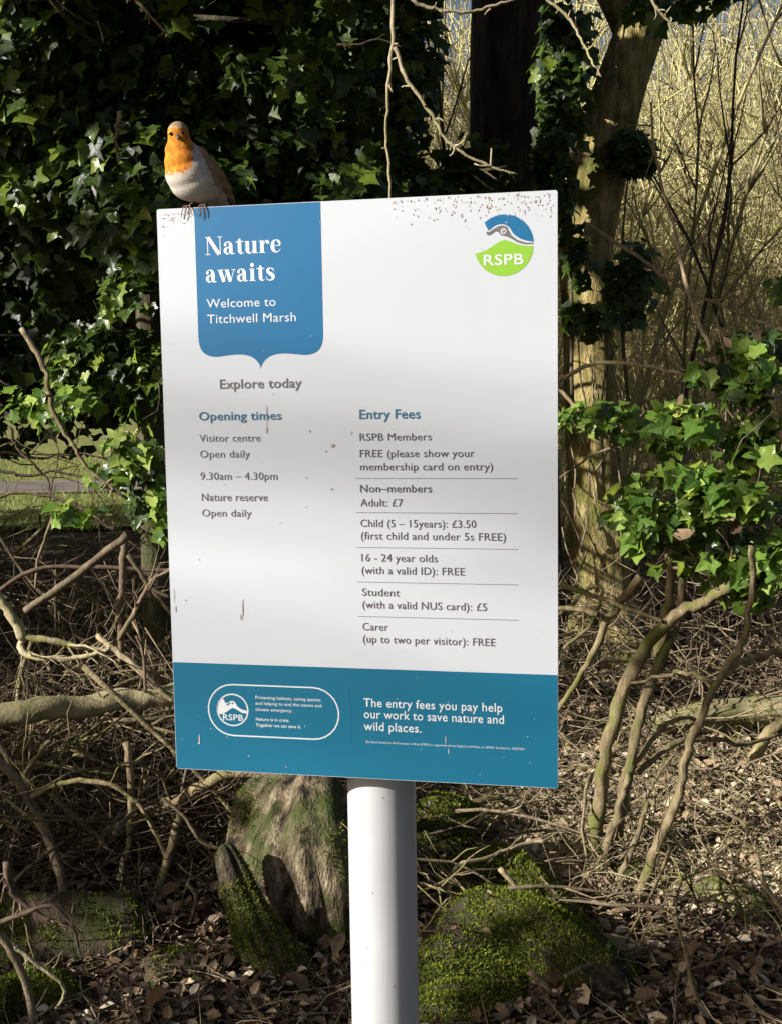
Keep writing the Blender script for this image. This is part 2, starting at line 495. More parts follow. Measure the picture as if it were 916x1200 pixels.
def sheet(name, poly, z, mat, res=14):
    """four-cornered sheet"""
    a, b, c, d = [np.array(p, float) for p in poly]
    V = []
    for j in range(res + 1):
        for i in range(res + 1):
            s, t = i / res, j / res
            p = (a * (1 - s) + b * s) * (1 - t) + (d * (1 - s) + c * s) * t
            V.append((p[0], p[1], float(gh(p[0], p[1])) + z))
    F = [(j * (res + 1) + i, j * (res + 1) + i + 1, (j + 1) * (res + 1) + i + 1, (j + 1) * (res + 1) + i) for j in range(res) for i in range(res)]
    return tag(np_obj(name, V, F, mat), kind='structure')
sheet('lawn', [(-40, 13), (-1.2, 13), (3, 70), (-60, 70)], .06, M['lawn'], 40)
sheet('path', [(-40, 15.5), (-1.6, 17.3), (-1.6, 19.8), (-40, 17.5)], .085, M['path'], 30)
n = 26000
P = np.stack([rng.uniform(-9, -1.5, n), rng.uniform(12.6, 26, n), np.zeros(n)], 1)
onpath = (P[:, 1] > 15.5 + (P[:, 0] + 40) * .047 - .1) & (P[:, 1] < 17.5 + (P[:, 0] + 40) * .06 + .1)
P = P[~onpath]; n = len(P)
P[:, 2] = gh(P[:, 0], P[:, 1]) + .05
tag(scatter_obj('lawn_grass', P, np.c_[rng.normal(0, 1, (n, 2)), np.full(n, .3)], np.c_[rng.normal(0, .4, (n, 2)), np.ones(n)], rng.uniform(.04, .1, n) * 1.3, BLADE, M['grass']),
    'short mown grass in sunlight beyond the brush pile at left', 'grass')

# ------------------------------------------------------------------ the sign
PANEL_O = Vector((-.05092, 1.72416, 1.39030))
YAW = rad(-11.8322)
sign = thing('sign_board', (PANEL_O.x, PANEL_O.y, 0), 'white and blue sign board with opening times and entry fees on a round grey post', 'sign', rz=YAW)
PZ = PANEL_O.z
HW, HH, TH = .2902, .4205, .004
def sign_part(name, v, f, mat, parent, smooth=False):
    me = bpy.data.meshes.new(name)
    me.from_pydata(v, [], f)
    if smooth: me.polygons.foreach_set('use_smooth', [True] * len(me.polygons))
    me.materials.append(mat)
    return link(bpy.data.objects.new(name, me), parent)
def rounded_rect(hw, hh, r, n=5):
    pts = []
    for cx, cy, a0 in ((hw - r, hh - r, 0), (-hw + r, hh - r, 90), (-hw + r, -hh + r, 180), (hw - r, -hh + r, 270)):
        for i in range(n + 1):
            a = rad(a0 + 90 * i / n); pts.append((cx + r * math.cos(a), cy + r * math.sin(a)))
    return pts
def slab(pts, y0, y1, zc=PZ):
    """outline in panel x, z given a thickness from y0 (front) to y1"""
    n = len(pts)
    v = [(x, y0, zc + z) for x, z in pts] + [(x, y1, zc + z) for x, z in pts]
    f = [tuple(range(n))[::-1], tuple(range(n, 2 * n))] + [(i, (i + 1) % n, n + (i + 1) % n, n + i) for i in range(n)]
    return v, f
v, f = slab(rounded_rect(HW, HH, .0035), 0, TH)
panel = sign_part('panel', v, f, M['white'], sign)
# flush prints, each a thin layer on the face (front is -y)
def flat(name, pts, mat, layer, parent=None):
    pts = [(x / 1000, z / 1000) for x, z in pts]
    v, f = slab(pts, -.0003 * layer, -.0003 * layer + .0002)
    return sign_part(name, v, f, mat, parent or panel)
def arc(cx, cy, r, a0, a1, n=16):
    return [(cx + r * math.cos(rad(a0 + (a1 - a0) * i / n)), cy + r * math.sin(rad(a0 + (a1 - a0) * i / n))) for i in range(n + 1)]
flat('blue_band', [(-289.6, -254), (289.6, -254), (289.6, -419.8), (-289.6, -419.8)][::-1], M['teal'], 1)
def bez(a, b, c, d, n=8):
    out = []
    for i in range(n + 1):
        t = i / n; u = 1 - t
        out.append(tuple(u ** 3 * a[k] + 3 * u * u * t * b[k] + 3 * u * t * t * c[k] + t ** 3 * d[k] for k in (0, 1)))
    return out
sx0, sx1, sm = -232.3, -43.0, -137.5
outline = [(sx0, 419.8), (sx1, 419.8), (sx1, 234)][::-1]
right = bez((sx1, 234), (sx1, 213), (-52, 205), (-72, 204.8)) + bez((-72, 204.8), (-90, 207), (-108, 210), (-121, 205))[1:] + bez((-121, 205), (-129, 202), (-136, 195), (-137.5, 187))[1:]
left = [(2 * sm - x, z) for x, z in right][::-1]
shield = flat('shield', ([(sx0, 419.8)] + [(sx1, 419.8)] + right + left[1:])[::-1], M['shield'], 1)

INK = {'white': 'ink_white', 'grey': 'ink_grey', 'plum': 'ink_plum', 'teal': 'ink_teal'}
def cap_height():
    cu = bpy.data.curves.new('lettering', 'FONT'); cu.body = 'H'
    tmp = bpy.data.objects.new('lettering', cu); COL.objects.link(tmp)
    me = bpy.data.meshes.new_from_object(tmp.evaluated_get(bpy.context.evaluated_depsgraph_get()))
    h = max(v.co.y for v in me.vertices)
    bpy.data.objects.remove(tmp); bpy.data.curves.remove(cu); bpy.data.meshes.remove(me)
    return h
CAPH = cap_height()
print('CAPH', CAPH)
def lettering(text, x0, x1, base, cap, ink, bold, layer=2, parent=None):
    cu = bpy.data.curves.new('lettering', 'FONT')
    cu.body = text
    cu.size = 1.0
    cu.resolution_u = 3
    cu.space_character = 1.04
    cu.offset = 0 if 'M' in text else (.001, .007, .013)[bold]
    cu.extrude = 0
    tmp = bpy.data.objects.new('lettering', cu)
    COL.objects.link(tmp)
    dg = bpy.context.evaluated_depsgraph_get()
    me = bpy.data.meshes.new_from_object(tmp.evaluated_get(dg))
    bpy.data.objects.remove(tmp)
    bpy.data.curves.remove(cu)
    n = len(me.vertices)
    co = np.empty(n * 3, np.float32); me.vertices.foreach_get('co', co); co = co.reshape(-1, 3)
    a, b = co[:, 0].min(), co[:, 0].max()
    sx = (x1 - x0) / (b - a)
    sy = cap / CAPH
    out = np.zeros_like(co)
    out[:, 0] = (x0 + (co[:, 0] - a) * sx) / 1000
    out[:, 2] = PZ + (base + co[:, 1] * sy) / 1000
    out[:, 1] = -.0003 * layer
    me.vertices.foreach_set('co', out.ravel())
    me.name = 'lettering'
    me.materials.clear(); me.materials.append(M[INK[ink]])
    o = link(bpy.data.objects.new('lettering', me), parent or panel)
    o['label'] = ('words reading: ' + text)[:90]
    return o
LINES = [
    ('Welcome to', -217.3, -112.4, 276.1, 12.5, 'white', 0), ('Titchwell Marsh', -217.0, -82.9, 253.5, 12.6, 'white', 0),
    ('Explore today', -200.9, -76.4, 158.4, 13.3, 'grey', 2), ('Opening times', -234.9, -108.1, 112.3, 12.1, 'teal', 2),
    ('Visitor centre', -235.2, -141.0, 80.7, 10.5, 'grey', 0), ('Open daily', -235.1, -157.8, 57.1, 10.5, 'grey', 0),
    ('9.30am – 4.30pm', -235.8, -116.7, 24.3, 10.9, 'grey', 0), ('Nature reserve', -234.8, -132.3, -7.2, 11.0, 'grey', 1),
    ('Open daily', -235.0, -158.0, -30.6, 10.6, 'grey', 0), ('Entry Fees', 8.3, 96.6, 112.1, 13.0, 'teal', 2),
    ('RSPB Members', 8.0, 112.2, 80.8, 10.4, 'plum', 1), ('FREE (please show your', 7.9, 173.6, 57.0, 10.5, 'plum', 0),
    ('membership card on entry)', 8.0, 199.4, 38.0, 10.5, 'plum', 0), ('Non–members', 7.4, 111.9, 6.4, 10.8, 'plum', 1),
    ('Adult: £7', 7.4, 69.5, -14.2, 10.8, 'plum', 0), ('Child (5 – 15years): £3.50', 7.1, 174.9, -44.2, 10.8, 'plum', 0),
    ('(first child and under 5s FREE)', 7.4, 217.1, -62.4, 10.9, 'plum', 0), ('16 - 24 year olds', 7.5, 118.8, -94.5, 10.9, 'plum', 0),
    ('(with a valid ID): FREE', 7.4, 158.1, -113.0, 10.9, 'plum', 0), ('Student', 7.4, 62.7, -145.5, 11.0, 'plum', 0),
    ('(with a valid NUS card): £5', 7.7, 189.5, -163.8, 11.0, 'plum', 0), ('Carer', 7.3, 45.2, -196.7, 11.1, 'plum', 0),
    ('(up to two per visitor): FREE', 7.4, 201.3, -214.9, 11.1, 'plum', 0),
    ('RSPB', -212.0, -180.3, -340.6, 9.0, 'white', 2),
    ('Protecting habitats, saving species', -159.7, -58.7, -305.9, 4.7, 'white', 1), ('and helping to end the nature and', -160.0, -57.6, -314.8, 4.7, 'white', 1),
    ('climate emergency.', -160.1, -102.7, -324.3, 4.7, 'white', 1), ('Nature is in crisis.', -160.0, -107.6, -339.4, 4.7, 'white', 2),
    ('Together we can save it.', -160.3, -89.9, -348.4, 4.8, 'white', 2),
    ('The entry fees you pay help', 6.7, 210.9, -311.1, 12.6, 'white', 1), ('our work to save nature and', 6.8, 212.9, -328.4, 12.7, 'white', 1),
    ('wild places.', 6.5, 92.0, -346.8, 12.7, 'white', 1),
    ('The Royal Society for the Protection of Birds (RSPB) is a registered charity: England and Wales no. 207076, Scotland no. SC037654', 9.1, 242.0, -365.8, 3.0, 'white', 0),
    ('RSPB', 188.6, 243.9, 322.9, 14.0, 'white', 2),
]
for L_ in LINES: lettering(*L_)

# heavy contrast serif capitals and small letters drawn as ribbons of changing width
def ribbon(pts):
    """pts: (x, y, width) along the stroke -> strip of quads"""
    n = len(pts); vs = []
    for i, (x, y, w) in enumerate(pts):
        x0, y0, _ = pts[max(i - 1, 0)]; x1, y1, _ = pts[min(i + 1, n - 1)]
        dx, dy = x1 - x0, y1 - y0; l = math.hypot(dx, dy) or 1
        vs += [(x - dy / l * w / 2, y + dx / l * w / 2), (x + dy / l * w / 2, y - dx / l * w / 2)]
    return vs, [(2 * i, 2 * i + 1, 2 * i + 3, 2 * i + 2) for i in range(n - 1)]
def curve3(pts, sub=5):
    P = [pts[0]] + list(pts) + [pts[-1]]; out = []
    for i in range(1, len(P) - 2):
        for k in range(sub):
            t = k / sub
            out.append(tuple(.5 * (2 * P[i][j] + (P[i + 1][j] - P[i - 1][j]) * t + (2 * P[i - 1][j] - 5 * P[i][j] + 4 * P[i + 1][j] - P[i + 2][j]) * t * t
                                   + (3 * P[i][j] - P[i - 1][j] - 3 * P[i + 1][j] + P[i + 2][j]) * t ** 3) for j in range(3)))
    out.append(pts[-1]); return out
F_ = 150
GL = {
 'N': (760, [[(120, 0, 36), (120, 700, 36)], [(20, 14, 28), (225, 14, 28)], [(20, 686, 28), (230, 686, 28)], [(150, 690, 150), (590, 5, 150)], [(645, 0, 36), (645, 700, 36)], [(540, 686, 28), (745, 686, 28)]], []),
 'a': (510, ['c', [(85, 365, 90), (105, 440, 55), (190, 478, 36), (270, 455, 80), (318, 370, 140), (325, 250, F_), (325, 110, F_), (360, 35, 90), (430, 15, 40), (480, 35, 24)], 'c', [(290, 285, 28), (190, 262, 60), (100, 200, 110), (90, 110, 120), (150, 28, 70), (230, 20, 36), (290, 80, 26)]], [(95, 370, 58)]),
 't': (370, [[(180, 600, 20), (180, 560, 90), (180, 500, F_)], [(15, 468, 34), (345, 468, 34)], 'c', [(180, 500, F_), (180, 250, F_), (185, 110, F_), (225, 25, 80), (290, 12, 36), (345, 60, 24)]], []),
 'u': (600, [[(20, 466, 28), (150, 466, 28)], 'c', [(130, 480, F_), (130, 250, F_), (135, 110, F_), (190, 25, 80), (270, 22, 36), (350, 90, 26)], [(425, 480, F_), (425, 0, F_)], [(310, 466, 28), (420, 466, 28)], [(430, 14, 28), (570, 14, 28)]], []),
 'r': (450, [[(20, 466, 28), (150, 466, 28)], [(135, 480, F_), (135, 0, F_)], [(15, 14, 28), (275, 14, 28)], 'c', [(205, 330, 26), (260, 430, 40), (330, 470, 60), (385, 440, 60)]], [(375, 400, 62)]),
 'e': (480, ['c', [(390, 262, 26), (400, 360, 100), (330, 455, 70), (240, 478, 34), (150, 420, 110), (112, 250, F_ + 5), (145, 100, 130), (240, 22, 60), (340, 30, 34), (430, 130, 22)], [(130, 262, 26), (440, 262, 26)]], []),
 'w': (800, [[(20, 466, 28), (270, 466, 28)], [(120, 470, F_), (270, 5, F_ - 10)], [(275, 0, 30), (420, 470, 30)], [(400, 470, F_), (545, 5, F_ - 10)], [(555, 0, 30), (700, 470, 30)], [(310, 466, 28), (480, 466, 28)], [(600, 466, 28), (780, 466, 28)]], []),
 'i': (310, [[(20, 466, 28), (150, 466, 28)], [(150, 480, F_), (150, 0, F_)], [(15, 14, 28), (285, 14, 28)]], [(150, 620, 82)]),
 's': (440, ['c', [(355, 340, 24), (330, 430, 40), (230, 476, 40), (130, 440, 90), (110, 350, 120), (200, 270, 140), (310, 190, 150), (320, 90, 120), (250, 22, 60), (160, 12, 36), (70, 60, 30), (50, 160, 24)]], []),
}
def display_word(word, x0, x1, base, cap):
    tot = sum(GL[c][0] for c in word)
    s = (x1 - x0) / (tot - 20); sy = cap / 700
    V, Fc = [], []; cx = 0; k = 0
    for ch in word:
        w, strokes, balls = GL[ch]
        mode = None
        for st in strokes:
            if st == 'c': mode = 'c'; continue
            pts = curve3(st) if mode == 'c' else st
            mode = None
            vs, fs = ribbon(pts)
            k += 1; n0 = len(V)
            V += [((x0 + (cx + x) * s) / 1000, -.0006 - .00002 * (k % 7), PZ + (base + y * sy) / 1000) for x, y in vs]
            Fc += [tuple(i + n0 for i in q) for q in fs]
        for bx, by, br in balls:
            k += 1; n0 = len(V)
            V += [((x0 + (cx + bx + br * math.cos(a)) * s) / 1000, -.0006 - .00002 * (k % 7), PZ + (base + (by + br * math.sin(a)) * sy) / 1000) for a in [2 * math.pi * q / 14 for q in range(14)]]
            Fc += [tuple(range(n0, n0 + 14))]
        cx += w
    o = sign_part('lettering', V, Fc, M['ink_white'], panel)
    o['label'] = 'heavy serif word reading: ' + word
display_word('Nature', -217.5, -102.3, 351.9, 25.6)
display_word('awaits', -218.2, -111.8, 312.6, 25.7)

for z in (26.2, -23.3, -74.3, -125.2, -176.2):
    flat('rule_line', [(0, z + .45), (234.6, z + .45), (234.6, z - .45), (0, z - .45)][::-1], M['ink_rule'], 1)
flat('divider_line', [(-15, -281.7), (-13.8, -281.7), (-13.8, -368.2), (-15, -368.2)][::-1], M['ink_teal'] if False else M['shield'], 2)

def ring_strip(name, outer, inner, mat, layer):
    n = len(outer)
    v = [(x / 1000, -.0003 * layer, PZ + z / 1000) for x, z in outer] + [(x / 1000, -.0003 * layer, PZ + z / 1000) for x, z in inner]
    return sign_part(name, v, [(i, (i + 1) % n, n + (i + 1) % n, n + i) for i in range(n)], mat, panel)
def capsule(x0, x1, zc, r, n=14):
    return [(x1 - r + r * math.cos(rad(a)), zc + r * math.sin(rad(a))) for a in np.linspace(-90, 90, n)] + [(x0 + r + r * math.cos(rad(a)), zc + r * math.sin(rad(a))) for a in np.linspace(90, 270, n)]
ring_strip('capsule_outline', capsule(-236, -30.4, -324.8, 40.4), capsule(-233.9, -32.5, -324.8, 38.3), M['ink_white'], 2)
# small white roundel
cx_, cz_, cr_ = -196.5, -324.5, 25.2
ring_strip('roundel_outline', arc(cx_, cz_, cr_, 0, 351, 39), arc(cx_, cz_, cr_ - 2.1, 0, 351, 39), M['ink_white'], 2)
flat('roundel_bird', [(-219.5, -332), (-221.6, -322), (-219, -312), (-213, -306.5), (-209.5, -310), (-207.5, -314.5), (-203.5, -314), (-199, -310.8), (-194.5, -310.6), (-191.2, -313.8),
                      (-189, -318.5), (-183, -323), (-173.8, -325.2), (-173.8, -329.4), (-182, -328.3), (-191, -323.2), (-196, -321.2), (-203, -325.6), (-211, -331.2)][::-1], M['ink_white'], 2)
flat('roundel_eye', arc(-196.2, -314.2, 1.3, 0, 330, 11), M['teal'], 3)
flat('roundel_mark', [(-206, -316.6), (-201, -313.4), (-198.5, -313.1), (-199.5, -314.2), (-203.4, -317.2), (-206, -318)][::-1], M['teal'], 3)
# main logo
LX, LZ, LR = 216.8, 349.6, 41.0
top = arc(LX, LZ + .5, LR, 131, 3, 22)
blue = top + bez((257.5, 353.3), (240, 353.5), (231, 363), (228, 367))[1:] + bez((228, 367), (225.5, 375), (217, 380), (208, 377.6))[1:] + bez((208, 377.6), (201, 375.5), (199, 371), (195.2, 370.2))[1:]
flat('logo_sky', blue[::1], M['shield'], 1)
gpts = bez((175.8, 339.4), (195, 340.5), (204, 354.5), (218, 356.7)) + bez((218, 356.7), (228, 355), (234, 346.8), (257, 347))[1:]
flat('logo_field', (gpts + arc(LX, LZ - 1.5, LR - .3, -2, -166, 26))[::1], M['ink_green'], 1)
gbird = [(192.7, 368.8), (196.5, 368.3), (204, 372.8), (210, 375.8), (216, 376.2), (221, 374), (224, 368.5), (227, 362.5), (236, 355.5), (247, 351.8), (257.2, 351.3),
         (257.2, 349.4), (246, 349.6), (236, 352.4), (226, 358.5), (221, 361), (213, 363.2), (209.5, 367.5), (205.5, 368.8), (200, 364.6), (195.5, 363.2), (192.6, 365.4)]
flat('logo_bird', gbird[::1], M['ink_grey'], 1)
ring_strip('logo_eye_ring', arc(216.2, 368.4, 3.9, 0, 345, 23), arc(216.2, 368.4, 2.5, 0, 345, 23), M['ink_white'], 2)
flat('logo_eye_glint', arc(215.4, 369.2, 1.0, 0, 330, 11), M['ink_white'], 2)
# dirt: spots, drips and speckles on the face
mb = MB(); mb2 = MB()
def spot(b, x, z, rx, rz, seed):
    r = random.Random(seed); n = 9
    pts = []
    for i in range(n):
        a = 2 * math.pi * i / n; k = r.uniform(.6, 1.2)
        pts.append(((x + rx * k * math.cos(a)) / 1000, -.00095, PZ + (z + rz * k * math.sin(a)) / 1000))
    b.add(pts, [tuple(range(n))])
for i, (x, z, rx, rz) in enumerate([(-32.3, 74.1, 3, 3), (-42.7, 65.5, 1.6, 1.2), (-34.9, 10.9, 1.7, 1.4), (-130.4, 117, .7, 20), (-131, 98, .9, 6), (-266, -158, 1.2, 1.0), (-176, -168, .8, 17),
                                    (-179, -182, .9, 7), (-4, 92, .7, 3), (-284, -150, .5, 14), (-282, -172, .7, 7), (-66, 95, .8, 2), (-120, 150, .8, 1)]): spot(mb, x, z, rx, rz, i)
rr_ = random.Random(5)
for i in range(170):
    x = rr_.uniform(60, 286) if i % 3 else rr_.uniform(150, 286)
    z = 418 - abs(rr_.gauss(0, 17)); spot(mb2 if i % 7 else mb, x, z, rr_.uniform(.4, 1.7), rr_.uniform(.5, 2.2), i + 50)
for i in range(40):
    spot(mb2, rr_.uniform(-285, -234), 417 - abs(rr_.gauss(0, 12)), rr_.uniform(.5, 3), rr_.uniform(.3, .8), i + 400)
for i in range(60):
    spot(mb2, rr_.uniform(-285, 286), rr_.uniform(-410, 415), rr_.uniform(.3, .9), rr_.uniform(.4, 1.6), i + 700)
for b, mt in ((mb, M['dirt']), (mb2, M['dirt_pale'])):
    o = sign_part('dirt_specks', b.v, b.f, mt, panel); o['kind'] = 'stuff'
# bird dropping streaks on the blue band
mb = MB()
for i, (x, z, rx, rz) in enumerate([(-251, -372, 1.0, 8), (-252, -378, 1.3, 2), (128, -356, .6, 6), (92, -372, .4, 2), (132, -372, .7, 5)]): spot(mb, x, z, rx, rz, i + 90)
sign_part('dropping_streaks', mb.v, mb.f, M['dirt_pale'], panel)['kind'] = 'stuff'

# post and fixings, in the sign's own frame
PR = .0528
pc = at(448.7, 1000, 1.805)
rel = Matrix.Rotation(-YAW, 3, 'Z') @ (pc - Vector((PANEL_O.x, PANEL_O.y, 0)))
PX, PY = rel.x, TH + .025 + PR
mb = MB()
n = 64
zs = [-.4, 0, .3, .6, .9, 1.2, 1.5, 1.72]
vs = [(PX + PR * math.cos(2 * math.pi * k / n), PY + PR * math.sin(2 * math.pi * k / n), z) for z in zs for k in range(n)]
fs = [(i * n + k, i * n + (k + 1) % n, (i + 1) * n + (k + 1) % n, (i + 1) * n + k) for i in range(len(zs) - 1) for k in range(n)]
post = sign_part('post', vs, fs, M['post'], sign, True)
vs = [(PX + r * math.cos(2 * math.pi * k / 32), PY + r * math.sin(2 * math.pi * k / 32), z) for r, z in ((PR + .002, 1.70), (PR + .002, 1.725), (PR * .6, 1.733)) for k in range(32)] + [(PX, PY, 1.735)]
fs = [(i * 32 + k, i * 32 + (k + 1) % 32, (i + 1) * 32 + (k + 1) % 32, (i + 1) * 32 + k) for i in range(2) for k in range(32)] + [(64 + k, 64 + (k + 1) % 32, 96) for k in range(32)]
sign_part('post_cap', vs, fs, M['alu'], sign, True)
for zr in (1.12, 1.62):
    mb = MB(); mb.box((-.26, TH, zr - .02), (.26, TH + .024, zr + .02))
    sign_part('rail', mb.v, mb.f, M['alu'], sign)
    n = 32
    vs = [(PX + (PR + .003) * math.cos(2 * math.pi * k / n), PY + (PR + .003) * math.sin(2 * math.pi * k / n), z) for z in (zr - .015, zr + .015) for k in range(n)]
    sign_part('clamp', vs, [(k, (k + 1) % n, n + (k + 1) % n, n + k) for k in range(n)], M['alu'], sign)
mb = MB()
for k, (a, z) in enumerate([(-75, .93), (-105, .69), (-62, .63), (-118, .66), (-95, .78), (-70, .5)]):
    c = Vector((PX + (PR + .0002) * math.cos(rad(a)), PY + (PR + .0002) * math.sin(rad(a)), z)); w = .0022
    t = Vector((-math.sin(rad(a)), math.cos(rad(a)), 0))
    mb.add([c - t * w, c - Vector((0, 0, w * .6)), c + t * w, c + Vector((0, 0, w))], [(0, 1, 2, 3)])
sign_part('post_specks', mb.v, mb.f, M['dirt'], sign)['kind'] = 'stuff'

# ------------------------------------------------------------------ the robin, perched on the top edge
def panel_pt(x, z, y=0.0):
    return Vector((PANEL_O.x, PANEL_O.y, PZ + z)) + Matrix.Rotation(YAW, 3, 'Z') @ Vector((x, y, 0))
foot0 = panel_pt(-.222, HH, .002)
robin = thing('robin', foot0, 'small robin with orange face and breast perched on the top left edge of the sign', 'bird')
S_ = 1.262 / 1000                     # metres per photograph pixel at the bird
def bp(px, py, y):                     # bird-local point from its outline in the photograph
    return Vector(((px - 236.5) * S_, y / 1000, (240.5 - py) * S_))
blobs = [(bp(213.5, 157.5, -4), (15.5, 16, 16.5)), (bp(214.5, 166, -3), (17, 17, 15)), (bp(215.5, 177, 0), (23.5, 22, 19)), (bp(217.5, 190, 1), (27.5, 27, 23)), (bp(222.5, 203, 5), (34, 32, 28)),
         (bp(228, 213, 12), (36, 33, 25)), (bp(238, 219, 24), (28, 27, 19)), (bp(248, 226, 36), (19, 18, 13)), (bp(256, 233, 46), (11, 12, 9)), (bp(231, 188, 12), (21, 22, 24)), (bp(240, 203, 20), (22, 22, 24))]
import bmesh
bm = bmesh.new()
for c, r in blobs:
    bmesh.ops.create_icosphere(bm, subdivisions=4, radius=1, matrix=Matrix.Translation(c) @ Matrix.Diagonal((r[0] / 1000, r[1] / 1000, r[2] / 1000, 1)))
me0 = bpy.data.meshes.new('body'); bm.to_mesh(me0); bm.free()
tmp = bpy.data.objects.new('body', me0); COL.objects.link(tmp)
md = tmp.modifiers.new('r', 'REMESH'); md.mode = 'VOXEL'; md.voxel_size = .0013; md.use_smooth_shade = True
sm_ = tmp.modifiers.new('s', 'SMOOTH'); sm_.factor = .6; sm_.iterations = 30
dg = bpy.context.evaluated_depsgraph_get()
bme = bpy.data.meshes.new_from_object(tmp.evaluated_get(dg)); bpy.data.objects.remove(tmp)
nb = len(bme.vertices)
co = np.empty(nb * 3, np.float32); bme.vertices.foreach_get('co', co); co = co.reshape(-1, 3)
nm = np.empty(nb * 3, np.float32); bme.vertices.foreach_get('normal', nm); nm = nm.reshape(-1, 3)
def sstep(a, b, x): t = np.clip((x - a) / (b - a), 0, 1); return t * t * (3 - 2 * t)
def plumage(co):
    px = co[:, 0] / S_ + 236.5; py = 240.5 - co[:, 2] / S_; y = co[:, 1] * 1000
    wob = (vnoise(px * .35, py * .35, 2) - .5) * 5 + (vnoise(px * 1.1, py * .7, 5) - .5) * 4
    col = np.tile(np.array([.60, .55, .46]), (len(co), 1))                       # off white belly
    buff = np.array([.44, .34, .20]); k = sstep(236, 256, px + wob) * .8
    col = col * (1 - k[:, None]) + buff * k[:, None]
    grey = np.array([.40, .375, .34]); k = sstep(227, 231, px + wob * .5) * (1 - sstep(238, 246, px)) * sstep(168, 174, py) * (1 - sstep(196, 206, py))
    col = col * (1 - k[:, None]) + grey * k[:, None]
    orange = np.array([.62, .25, .025])
    lower = 205 + wob - np.clip(px - 222, 0, 20) * .7
    k = sstep(151.2, 155.5, py + wob * .25 + np.abs(px - 213) * .10) * (1 - sstep(lower - 2.4, lower + 2.0, py)) * (1 - sstep(229, 232, px + wob * .5)) * (1 - sstep(8, 14, y))
    rust_shade = (sstep(.35, .65, vnoise(px * .30 + 3, py * .22, 17)) * .6 + sstep(214, 228, px) * .4)[:, None]  # rusty patches by noise; the darkening toward the right is shading in the colour
    oc = orange * (1 - rust_shade) + np.array([.40, .115, .022]) * rust_shade
    col = col * (1 - k[:, None]) + oc * k[:, None]
    crown = np.array([.25, .19, .11]); k = 1 - sstep(151.2, 155.2, py + wob * .25 + np.abs(px - 213) * .10)
    col = col * (1 - k[:, None]) + crown * k[:, None]
    brown = np.array([.19, .135, .075]); k = np.maximum(sstep(9, 16, y - (px - 215) * .62 + wob * .5) * (1 - sstep(216, 232, py)), 0)
    col = col * (1 - k[:, None]) + brown * k[:, None]
    k = sstep(-1.5, 2.0, px - (233 + (py - 170) * .47) + wob * .3) * (1 - sstep(214, 226, py)) * sstep(165, 172, py) * .85
    col = col * (1 - k[:, None]) + np.array([.25, .145, .065]) * k[:, None]
    return col * (1 + (vnoise(px * 1.7, py * 1.1, 8)[:, None] - .5) * .3)
def feather_mat():
    m, nt, out = new_mat('plumage'); L = nt.links
    a = nd(nt, 'ShaderNodeAttribute', attribute_name='plume')
    tc = nd(nt, 'ShaderNodeTexCoord')
    mp = nd(nt, 'ShaderNodeMapping'); mp.inputs['Scale'].default_value = (1, 1, .4); L.new(tc.outputs['Object'], mp.inputs[0])
    no = nd(nt, 'ShaderNodeTexNoise', Scale=620.0, Detail=3.0); L.new(mp.outputs[0], no.inputs['Vector'])
    c = mixc(nt, 1.0, a.outputs['Color'], ramp(nt, no.outputs[0], [(.3, (.75, .75, .75)), (.7, (1.15, 1.15, 1.15))]), 'MULTIPLY')
    p = nd(nt, 'ShaderNodeBsdfPrincipled', Roughness=.85); p.inputs['Specular IOR Level'].default_value = .15
    bu = nd(nt, 'ShaderNodeBump', Strength=.5, Distance=.001); L.new(no.outputs[0], bu.inputs['Height']); L.new(bu.outputs[0], p.inputs['Normal'])
    L.new(c, p.inputs['Base Color']); L.new(p.outputs[0], out.inputs[0])
    return m
M['plume'] = feather_mat()
def set_plume(me, cols):
    a = me.attributes.new('plume', 'FLOAT_COLOR', 'POINT')
    a.data.foreach_set('color', np.c_[cols, np.ones(len(cols))].astype(np.float32).ravel())
set_plume(bme, plumage(co))
bme.polygons.foreach_set('use_smooth', [True] * len(bme.polygons))
bme.materials.clear(); bme.materials.append(M['plume']); bme.name = 'body'
body = link(bpy.data.objects.new('body', bme), robin)
sel = rng.choice(nb, 14000)
P = co[sel] + nm[sel] * -.0006; N_ = nm[sel]
tip = np.tile(np.array([.45, .25, -.85]), (len(sel), 1)) + rng.normal(0, .22, (len(sel), 3))
tip = tip - N_ * (tip * N_).sum(1, keepdims=True); tip /= np.linalg.norm(tip, axis=1, keepdims=True) + 1e-6
tip = tip + N_ * .13
sz = rng.uniform(.0025, .0052, len(sel)); sz[P[:, 2] > bp(0, 172, 0).z] *= .6
FE = (np.array([(-.16, 0, 0), (.16, 0, 0), (.12, .8, .0), (-.1, .8, .0)]), np.array([(0, 1, 2, 3)]))
nn = np.cross(np.cross(tip, N_), tip)
V, F, _ = scatter(P, nn, tip, sz, FE)
pm = np_mesh('feathers', V, F); pm.materials.append(M['plume'])
set_plume(pm, np.repeat(plumage(co[sel]) * rng.uniform(.82, 1.14, (len(sel), 1)), 4, 0))
fo = link(bpy.data.objects.new('feathers', pm), body); fo['kind'] = 'stuff'

